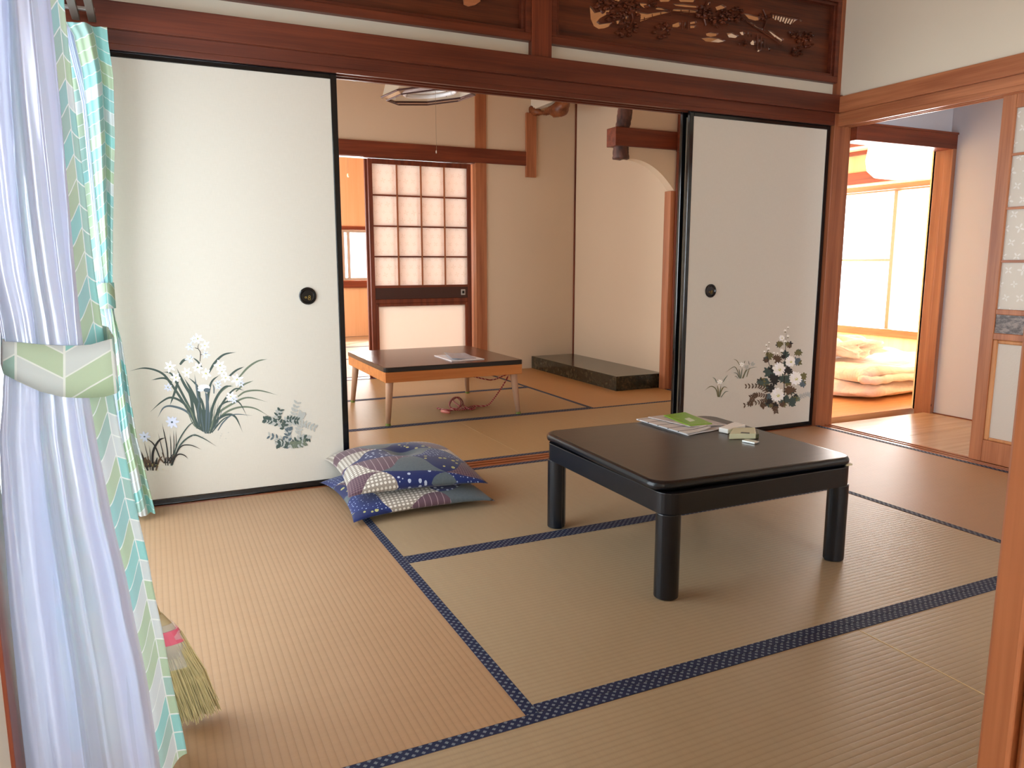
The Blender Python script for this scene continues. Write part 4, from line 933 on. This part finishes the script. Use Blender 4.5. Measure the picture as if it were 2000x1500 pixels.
# ------------------------------------------------------------------ black low table
kt = thing('low_table', 'black square low table with rounded corners in the front room', 'table', (1.892, -1.203, .0016))
KTM = N('dark_table_veneer'); q_ = KTM.noise(KTM.mapv(KTM.coord(), (6, 80, 1)), 1., 4.)
KTS = KTM.done(KTM.bsdf(color=KTM.mix(q_, lin((54, 46, 41)), lin((76, 65, 56))), rough=.30, spec=.5))
tp = bpy.data.objects.new('tabletop', None)
prof = [(.0, -.022), (.004, -.026), (.0, -.026)]
poly = rrect(0, 0, .765, .745, .055, 8)
def inset(poly, d):
    c = 1; return [(x*(1-d/abs(.38)), y*(1-d/.372)) for x, y in poly]
mb = MB(); mb.rings([[(x, y, z) for x, y in inset(poly, d)] for d, z in ((.010, .318), (.002, .321), (0, .328), (0, .336), (.003, .343), (.008, .346), (.012, .3455))], True, True)
top = mb.build('tabletop', BLK, kt, smooth=True)
for p in top.data.polygons:
    if len(p.vertices) > 4: p.use_smooth = False
ins = MB().slab(inset(poly, .0125), .3445, .3462).build('veneer_inlay', KTS, top)
top.location = (.010, .022, 0); top.rotation_euler = (0, 0, math.radians(-1.8))
fr_ = MB(); o_ = rrect(0, 0, .742, .735, .05, 8); i_ = rrect(0, 0, .61, .603, .03, 8)
fr_.rings([[(x, y, .255) for x, y in i_], [(x, y, .255) for x, y in o_], [(x, y, .318) for x, y in o_], [(x, y, .318) for x, y in i_], [(x, y, .255) for x, y in i_]], True, False)
fr_.build('apron', BLK, kt, .002)
MB().box(.335, .362, -.362, -.34, .319, .325).build('corner_chip', plain('pale_bare_wood', (190, 176, 140)), kt, .002, world=False)
for sx in (-1, 1):
    for sy in (-1, 1):
        cx, cy = sx*.335, sy*.330; R_ = .036; pts = []
        for k in range(28):
            a = 2*PI*k/28; ux, uy = math.cos(a), math.sin(a); r_ = R_
            if ux*sx < -.2 and uy*sy < -.2: r_ = R_*.80      # notched inner corner
            pts.append((cx+ux*r_, cy+uy*r_))
        MB().slab(pts, 0, .256).build('leg', BLK, kt, .003)
# ------------------------------------------------------------------ things on the black table
def quadslab(name, pts, z0, z1, mat, lab, cat, curl=None, grp=None, par=None):
    n = 10; rows = []
    P = [Vector((p[0], p[1], 0)) for p in pts]
    for i in range(n+1):
        r = []
        for j in range(n+1):
            u, v = i/n, j/n; p = (P[0]*(1-u)+P[1]*u)*(1-v)+(P[3]*(1-u)+P[2]*u)*v
            r.append((p.x, p.y, z1+(curl(u, v) if curl else 0)))
        rows.append(r)
    mb = MB(); mb.grid(rows); mb.grid([[(a, b, max(z0, c-(z1-z0))) for a, b, c in r][::-1] for r in rows])
    b = len(rows)*len(rows[0]); 
    per = [(i, 0) for i in range(n)]+[(n, j) for j in range(n)]+[(i, n) for i in range(n, 0, -1)]+[(0, j) for j in range(n, 0, -1)]
    ix = lambda i, j: i*(n+1)+j; jx = lambda i, j: b+i*(n+1)+(n-j)
    for (a, c) in zip(per, per[1:]+per[:1]): mb.f.append((ix(*a), ix(*c), jx(*c), jx(*a))); mb.mi.append(0)
    o = mb.build(name, mat, par)
    if lab: tag(o, lab, cat, grp)
    return o
ZT = .3485
def Wz(px, py, z): p = W(px, py, 'z', z); return (p.x, p.y)
WP = plain('white_paper', (232, 232, 234), .4); 
pg = N('printed_grid_paper'); o_ = pg.sep(pg.coord()); g1 = pg.math('LESS_THAN', pg.math('FRACT', pg.math('MULTIPLY', o_[1], 17.)), .12)
PGM = pg.done(pg.bsdf(color=pg.mix(g1, lin((214, 210, 206)), lin((70, 66, 66))), rough=.35))
gp = N('green_leaflet_print'); o_ = gp.sep(gp.coord()); q_ = gp.noise(gp.coord(), 22., 3.)
GRN = gp.done(gp.bsdf(color=gp.mix(gp.math('GREATER_THAN', q_, .62), lin((124, 172, 32)), lin((160, 196, 90))), rough=.3))
c4 = [Wz(1243, 820, ZT), Wz(1344, 851, ZT), Wz(1425, 836, ZT), Wz(1330, 812, ZT)]
curl = lambda u, v: .010*max(0, v-.55)*u*2+.002*math.sin(v*5)
quadslab('brochure', c4, ZT, ZT+.004, WP, 'white open brochure at the bottom of the papers on the black table', 'brochure', curl, 'papers on the black table')
quadslab('brochure', [Wz(1244, 819, ZT+.008), Wz(1341, 848, ZT+.008), Wz(1388, 838, ZT+.008), Wz(1292, 812, ZT+.008)], ZT+.005, ZT+.008, PGM, 'white brochure with ruled grid lines under the green leaflet', 'brochure', lambda u, v: .002+.008*max(0, v-.55)*u*2, 'papers on the black table')
quadslab('brochure', [Wz(1266, 814, ZT+.014), Wz(1348, 834, ZT+.014), Wz(1418, 830, ZT+.014), Wz(1335, 806, ZT+.014)], ZT+.0115, ZT+.014, plain('grey_print_paper', (196, 186, 182), .4, var=.3), 'greyish pink brochure just beneath the green leaflet', 'brochure', lambda u, v: .003*u, 'papers on the black table')
gl = thing('green_leaflet', 'bright green leaflet lying on top of the papers', 'leaflet', (W(1345, 818, 'z', ZT+.018).x, W(1345, 818, 'z', ZT+.018).y, ZT+.018))
c5 = [Wz(1296, 811, ZT+.019), Wz(1346, 831, ZT+.019), Wz(1391, 827, ZT+.019), Wz(1338, 805, ZT+.019)]
M = base_matrix(gl).inverted()
quadslab('leaflet_sheet', [(M @ Vector((p[0], p[1], ZT)))[:2] for p in c5], -.0012, .0016, GRN, None, None, None, None, gl)
pq = [Wz(1337, 817, ZT+.0215), Wz(1348, 823, ZT+.0215), Wz(1358, 821, ZT+.0215), Wz(1346, 815, ZT+.0215)]
quadslab('white_motif', [(M @ Vector((p[0], p[1], ZT)))[:2] for p in pq], .0019, .0024, plain('pale_print', (206, 222, 190), .4), None, None, None, None, gl)
# charger, box, strip
def boxq(name, a, b, c, d, z0, h, mat, par, bev=.002):
    mb = MB(); P = [a, b, c, d]; mb.rings([[(p[0], p[1], z0) for p in P], [(p[0], p[1], z0+h) for p in P]]); return mb.build(name, mat, par, bev, world=par is not None)
ad = thing('power_adapter', 'white adapter beside the papers on the black table', 'adapter', (2.19, -1.03, ZT))
WPL = plain('white_plastic', (236, 236, 230), .25)
boxq('adapter_body', Wz(1403, 844, ZT), Wz(1422, 848, ZT), Wz(1456, 838, ZT), Wz(1434, 832, ZT), ZT, .018, WPL, ad, .004)
for dx in (0, .012): MB().box(2.150+dx, 2.154+dx, -1.085, -1.07, ZT+.006, ZT+.012).build('plug_pin', ALU, ad, world=True)
cb = thing('card_box', 'small cream box with an open end on the black table', 'box', (2.17, -1.12, ZT))
CRM = plain('cream_card', (206, 206, 170), .4)
boxq('box_body', Wz(1424, 858, ZT), Wz(1476, 857, ZT), Wz(1474, 845, ZT), Wz(1432, 846, ZT), ZT, .020, CRM, cb, .002)
boxq('box_tray', Wz(1474, 857, ZT), Wz(1482, 855, ZT), Wz(1480, 846, ZT), Wz(1474, 846, ZT), ZT, .014, plain('olive_tray', (70, 72, 50), .4), cb, .001)
boxq('printed_mark', Wz(1446, 846, ZT+.0203), Wz(1464, 847, ZT+.0203), Wz(1464, 845, ZT+.0203), Wz(1448, 844, ZT+.0203), ZT+.0203, .0005, plain('dark_print', (70, 70, 60)), cb, 0)
o = boxq('metal_clip', Wz(1449, 863, ZT), Wz(1474, 868, ZT), Wz(1483, 865, ZT), Wz(1458, 860, ZT), ZT, .006, plain('bright_metal', (220, 222, 214), .25, .5, .6), None, .001)
tag(o, 'small bright metal strip in front of the cream box', 'strip')

# ------------------------------------------------------------------ light wood table in the back room
wt = thing('low_table', 'brown-topped low table with pale splayed legs in the back room', 'table', (1.915, 1.52, .0022))
TPM = N('brown_laminate'); q_ = TPM.noise(TPM.mapv(TPM.coord(), (5, 90, 1)), 1., 4.)
TPS = TPM.done(TPM.bsdf(color=TPM.mix(q_, lin((84, 52, 34)), lin((110, 70, 46))), rough=.22, spec=.5))
tp = MB().slab(rrect(0, 0, .905, .93, .022, 4), .325, .352).build('tabletop', plain('dark_edge_band', (30, 26, 24), .3), wt, .002)
MB().slab(rrect(0, 0, .895, .92, .02, 4), .352, .3535).build('laminate_face', TPS, tp)
ORW = wood('honey_apron_wood', (186, 112, 56), (206, 134, 74), 'x', .4)
mb = MB(); mb.box(-.447, .447, -.46, -.435, .262, .325); mb.box(-.447, .447, .435, .46, .262, .325); mb.box(-.447, -.422, -.435, .435, .262, .325); mb.box(.422, .447, -.435, .435, .262, .325); mb.build('apron', ORW, wt, .003)
LG = wood('pale_leg_wood', (182, 142, 116), (204, 168, 142), 'z', .45)
FT = plain('green_felt', (120, 130, 62), .8)
for sx, sy in ((-1, -1), (1, -1), (-1, 1), (1, 1)):
    a = Vector((sx*.405, sy*.405, .30)); b = Vector((sx*.432, sy*.437, .0)); d = (b-a)
    lg = MB().tube([a, a+d*.15, b], [.0235, .0235, .0145], 16).build('leg', LG, wt, smooth=True)
    MB().tube([a+d*.955, a+d*1.002], [.0158, .0154], 14).build('foot_pad', FT, lg)
# heater under the table
RM = N('red_brown_mesh'); o_ = RM.sep(RM.coord()); gx = RM.math('GREATER_THAN', RM.math('FRACT', RM.math('MULTIPLY', o_[0], 60.)), .45)
RMM = RM.done(RM.bsdf(color=RM.mix(gx, lin((60, 22, 22)), lin((150, 62, 52))), rough=.5))
h_ = MB(); h_.rings([[(x*s, y*s, z) for x, y in rrect(.02, .0, .40, .40, .06, 5)] for s, z in ((1, .262), (1, .245), (.9, .222), (.72, .212))]); h_.build('heater_grille', RMM, wt, smooth=False)
# paper on it
wp = thing('magazine', 'white folded magazine on the brown back room table', 'magazine', (2.05, 1.3, .3562))
M = base_matrix(wp).inverted(); ZM = .3562
def loc(px, py): p = M @ W(px, py, 'z', ZM); return (p.x, p.y)
quadslab('lower_sheet', [loc(848, 695), loc(882, 706), loc(946, 702), loc(905, 692)], 0, .004, WP, None, None, lambda u, v: 0, None, wp)
quadslab('curled_sheet', [loc(868, 694), loc(882, 705), loc(930, 701), loc(908, 691)], .0042, .0065, plain('print_grey_paper', (170, 176, 190), .35, var=.4), None, None, lambda u, v: .012*math.sin(PI*(1-v)*.6)*max(0, 1-v*1.6)+.0003, None, wp)
# braided cord
cm = N('red_braided_cord'); o_ = cm.sep(cm.coord()); wv = cm.math('FRACT', cm.math('MULTIPLY', cm.math('ADD', cm.math('ADD', o_[0], o_[1]), o_[2]), 46.))
CRD = cm.done(cm.bsdf(color=cm.mix(cm.math('GREATER_THAN', wv, .62), lin((150, 36, 48)), lin((208, 150, 140))), rough=.7))
cd = thing('braided_cord', 'red and white braided cord hanging from the back room table to the tatami', 'power cord', (2.1, 1.45, 0))
p1 = W(990, 733, 'y', 1.35); pts = [Vector((2.08, 1.55, .235)), W(945, 740, 'y', 1.6), W(965, 741, 'y', 1.55), W(985, 733, 'y', 1.4), W(993, 731, 'y', 1.38), W(984, 750, 'y', 1.42), W(962, 782, 'y', 1.42)]
fl = [W(950, 792, 'z', .006), W(925, 793, 'z', .006), W(905, 797, 'z', .008), W(893, 790, 'z', .02), W(885, 782, 'z', .03), W(892, 777, 'z', .035), W(900, 785, 'z', .03), W(895, 797, 'z', .01), W(880, 796, 'z', .01), W(878, 786, 'z', .03), W(888, 776, 'z', .05), W(901, 780, 'z', .03), W(906, 792, 'z', .015), W(920, 800, 'z', .006), W(928, 796, 'z', .006), W(905, 800, 'z', .006), W(886, 800, 'z', .02), W(878, 792, 'z', .04), W(884, 780, 'z', .05), W(896, 776, 'z', .04), W(904, 788, 'z', .02), W(890, 800, 'z', .006), W(868, 800, 'z', .005), W(854, 797, 'z', .005)]
MB().tube(catmull([tuple(p) for p in pts+fl], 6), .0048, 7).build('cord', CRD, cd, smooth=True, world=True)
a = W(862, 803, 'z', .008); b = W(878, 806, 'z', .01)
MB().tube([a, a*.5+b*.5+Vector((0, 0, .002)), b], [.007, .013, .008], 10).build('cord_switch', plain('pinkish_switch', (206, 120, 110), .4), cd, smooth=True, world=True)

# ------------------------------------------------------------------ ceiling lamp of the back room
lm = thing('ceiling_lamp', 'hanging octagonal lamp with a ring tube in the back room', 'lamp', (1.955, 1.55, 2.0))
lm.rotation_euler = (0, math.radians(-6), math.radians(8))
def octo(r, z, n=8, ph=PI/8): return [(r*math.cos(ph+2*PI*k/n), r*math.sin(ph+2*PI*k/n), z) for k in range(n)]
def octring(r, z, t): 
    p = octo(r, z); mb = MB()
    for a, b in zip(p, p[1:]+p[:1]): mb.tube([a, b], t, 6)
    return mb
BRZ = plain('bronze_rim', (84, 60, 60), .3, .5, .5)
rim = MB(); 
octring(.312, .022, .006).build('outer_rim', BRZ, lm)
octring(.282, .0, .005).build('inner_rim', BRZ, lm)
gb = MB(); gb.rings([octo(.282, .0), octo(.312, .020)], True, False); gb.build('glass_band', glass('smoky_band', (.85, .75, .75, 1), .35, .1), lm)
SHD = frosted('white_lamp_shade', (222, 214, 196), .45, None, .1)
MB().rings([octo(.306, .026), octo(.262, .145), octo(.20, .16)], True, False).build('lamp_shade', SHD, lm)
MB().tube([(.165*math.cos(2*PI*k/32), .165*math.sin(2*PI*k/32), .035) for k in range(33)], .0145, 10).build('ring_tube', plain('white_tube', (244, 246, 250), .25), lm, smooth=True)
MB().tube([(.115*math.cos(2*PI*k/28), .115*math.sin(2*PI*k/28), .055) for k in range(29)], .0125, 10).build('inner_ring_tube', plain('white_tube_inner', (236, 238, 240), .25), lm, smooth=True)
for k in range(3):
    a = 2*PI*k/3+.4; MB().tube([(.165*math.cos(a), .165*math.sin(a), .055), (.175*math.cos(a), .175*math.sin(a), .03), (.155*math.cos(a), .155*math.sin(a), .018)], .002, 5).build('tube_clip', BRZ, lm)
MB().lathe([(.19, .10), (.20, .14), (.06, .17), (.045, .22)], n=24).build('lamp_body', SHD, lm, smooth=True)
MB().tube([(0, 0, .2), (.05, 0, .455)], .004, 6).build('suspension_cord', plain('grey_cable', (180, 176, 168)), lm)
pc = thing('pull_cord', 'thin pull cord hanging under the octagonal lamp', 'pull cord', (1.965, 1.5, 1.66))
PCM = plain('thin_cord', (150, 130, 104), .6)
MB().tube([(0, 0, .455), (.001, 0, .0)], .0011, 5).build('cord', PCM, pc)
MB().lathe([(.001, .012), (.0035, .006), (.0035, -.004), (.001, -.008)], n=10).build('cord_knob', plain('pale_knob', (220, 210, 196)), pc, smooth=True)
p = W(680, 342, 'y', 4.9)
pc2 = thing('pull_cord', 'pale knobbed pull cord in the far orange room', 'pull cord', tuple(p))
MB().tube([(0, 0, ZC-p.z), (0, 0, 0)], .0012, 5).build('cord', PCM, pc2)
MB().lathe([(.004, .02), (.012, .008), (.012, -.010), (.006, -.022)], n=12).build('cord_knob', plain('ivory_knob', (236, 224, 190), .4), pc2, smooth=True)
# small hook on the hall wall
p = W(1838, 243, 'y', .03)
hk = tag(MB().tube([(p.x, .03, p.z-.012), (p.x, .015, p.z-.012), (p.x, .010, p.z), (p.x, .010, p.z+.02)], .003, 8).build('wall_hook', plain('brass_hook', (120, 110, 90), .4, .5, .6), None, smooth=True), 'small metal hook above the bedroom doorway', 'hook')

# ------------------------------------------------------------------ bedding in the bedroom
fm = N('pink_quilt_cloth'); q_ = fm.noise(fm.coord(), 14., 4.); q2 = fm.noise(fm.mapv(fm.coord(), (3, 18, 5)), 1., 3.)
QLT = fm.done(fm.bsdf(color=lin((230, 214, 208)), rough=.9, spec=.15, sheen=.3, normal=fm.bump(fm.math('ADD', q_, q2), .9, .02)))
bd = thing('folded_futon', 'thick folded pinkish futon on the bedroom floor', 'futon', (5.35, 1.0, 0))
def puffy(name, cx, cy, w_, d_, z0, z1, par, seed, amp=.02, n=30, sag=.0, world=True):
    rnd = random.Random(seed); ph = [rnd.uniform(0, 6) for _ in range(8)]; mb = MB(); H_ = z1-z0; rows = []
    def pt(u, v, w):     # superellipsoid-like pillow block
        return None
    m1, m2 = 16, 64
    for i in range(m1+1):
        t = -PI/2+PI*i/m1; c = abs(math.cos(t))**.45; s_ = math.copysign(abs(math.sin(t))**.8, math.sin(t)); r = []
        for j in range(m2):
            a = 2*PI*j/m2; ca = math.copysign(abs(math.cos(a))**.35, math.cos(a)); sa = math.copysign(abs(math.sin(a))**.35, math.sin(a))
            x, y = w_/2*c*ca, d_/2*c*sa
            f = amp*(math.sin(x*17+ph[0]+y*5)+math.sin(y*21+ph[1]-x*7)+.7*math.sin((x+y)*33+ph[2]))*.5
            k = 1+f/max(w_, d_)*2
            r.append((cx+x*k, cy+y*k, max(z0+.001, (z0+z1)/2+H_/2*s_+(f if s_ > -.2 else 0)*c*.6-sag*(x/w_))))
        rows.append(r)
    mb.rings(rows, True, True)
    return mb.build(name, QLT, par, smooth=True, world=world)
puffy('bottom_layer', 5.32, 1.04, 1.44, 1.28, 0, .125, bd, 1, .035)
# the upper quilt: one thick sheet folded over on itself, its fold towards the doorway
rows = []; rnd = random.Random(8)
for i in range(46):
    v = i/45; y = .40+1.22*v; prof = []
    cy = .02*math.sin(v*9)+.012*math.sin(v*23+1)
    for k in range(40):
        a = k/39
        if a < .35: x, z = 6.02-(a/.35)*1.30, .128+.010*math.sin(a*30+v*6)
        elif a < .6: t = (a-.35)/.25*PI; x, z = 4.72-.06*math.sin(t)+cy*.5, .128+.052*(1-math.cos(t))
        else: t = (a-.6)/.4; x, z = 4.72+t*1.30, .232+.012*math.sin(t*14+v*7)+.008*math.sin(v*31+t*5)
        e = min(1, min(v, 1-v)/.06); e = math.sqrt(max(0, 1-(1-e)**2))
        prof.append((x+cy, y+.03*(1-v)*math.sin(a*5), .18+(z-.18)*(.25+.75*e)))
    rows.append(prof)
mb = MB(); mb.rings(rows, True, True); mb.build('folded_layer', QLT, bd, smooth=True, world=True)
mb = MB(); mb.tube(catmull([(4.66, .43, .165), (4.80, .405, .150), (5.0, .41, .160), (5.3, .40, .150), (5.7, .405, .158), (6.0, .42, .15)], 6), [.02]+[.030+.004*math.sin(i*1.7) for i in range(29)]+[.02], 12); mb.build('hem_roll', QLT, bd, smooth=True, world=True)
bl = thing('crumpled_blanket', 'crumpled beige blanket bundled on top of the futon', 'blanket', (5.0, .95, .262))
rnd = random.Random(4); mb = MB(); m1, m2 = 18, 60
rows = []
for i in range(m1+1):
    t = PI*i/m1-PI/2; r = []
    for j in range(m2):
        a = 2*PI*j/m2; x, y = math.cos(t)*math.cos(a), math.cos(t)*math.sin(a); z = math.sin(t)
        f = 1+.13*math.sin(5*a+3*z)+.10*math.sin(9*a-4*z+1)+.07*math.sin(14*a+7*z)+.06*math.sin(11*z+3*a)
        r.append((.27*x*f, .31*y*f, max(-.01, .065+.075*z*f+.018*math.sin(4*a)*math.cos(t))))
    rows.append(r)
mb.rings(rows, True, True); mb.build('blanket_folds', QLT, bl, smooth=True)
MB().tube(catmull([(-.2, -.2, .10), (-.05, -.24, .125), (.08, -.2, .10), (.16, -.08, .13), (.12, .1, .12)], 6), [.02]*25, 10).build('blanket_hem', QLT, bl, smooth=True)
# paper lantern
lt = thing('paper_lantern', 'white drum lantern hanging from the bedroom ceiling', 'lamp', (5.75, .92, 1.78))
LPM = N('lit_lantern_paper'); LPS = LPM.done(LPM.n('ShaderNodeMixShader', {0: .5, 1: LPM.bsdf(color=lin((250, 248, 244)), rough=.8, emit=(1, .97, .92, 1), es=1.6), 2: LPM.n('ShaderNodeBsdfTranslucent', {0: lin((252, 250, 246))}).outputs[0]}).outputs[0])
lt.location = (5.66, .92, 1.62)
MB().lathe([(.20, .0), (.27, .012), (.32, .06), (.335, .14), (.32, .24), (.27, .29), (.20, .30)], n=36).build('lantern_shade', LPS, lt, smooth=True)
MB().tube([(0, 0, .30), (0, 0, BZ+.03-1.62)], .006, 8).build('lantern_cord', PCM, lt)
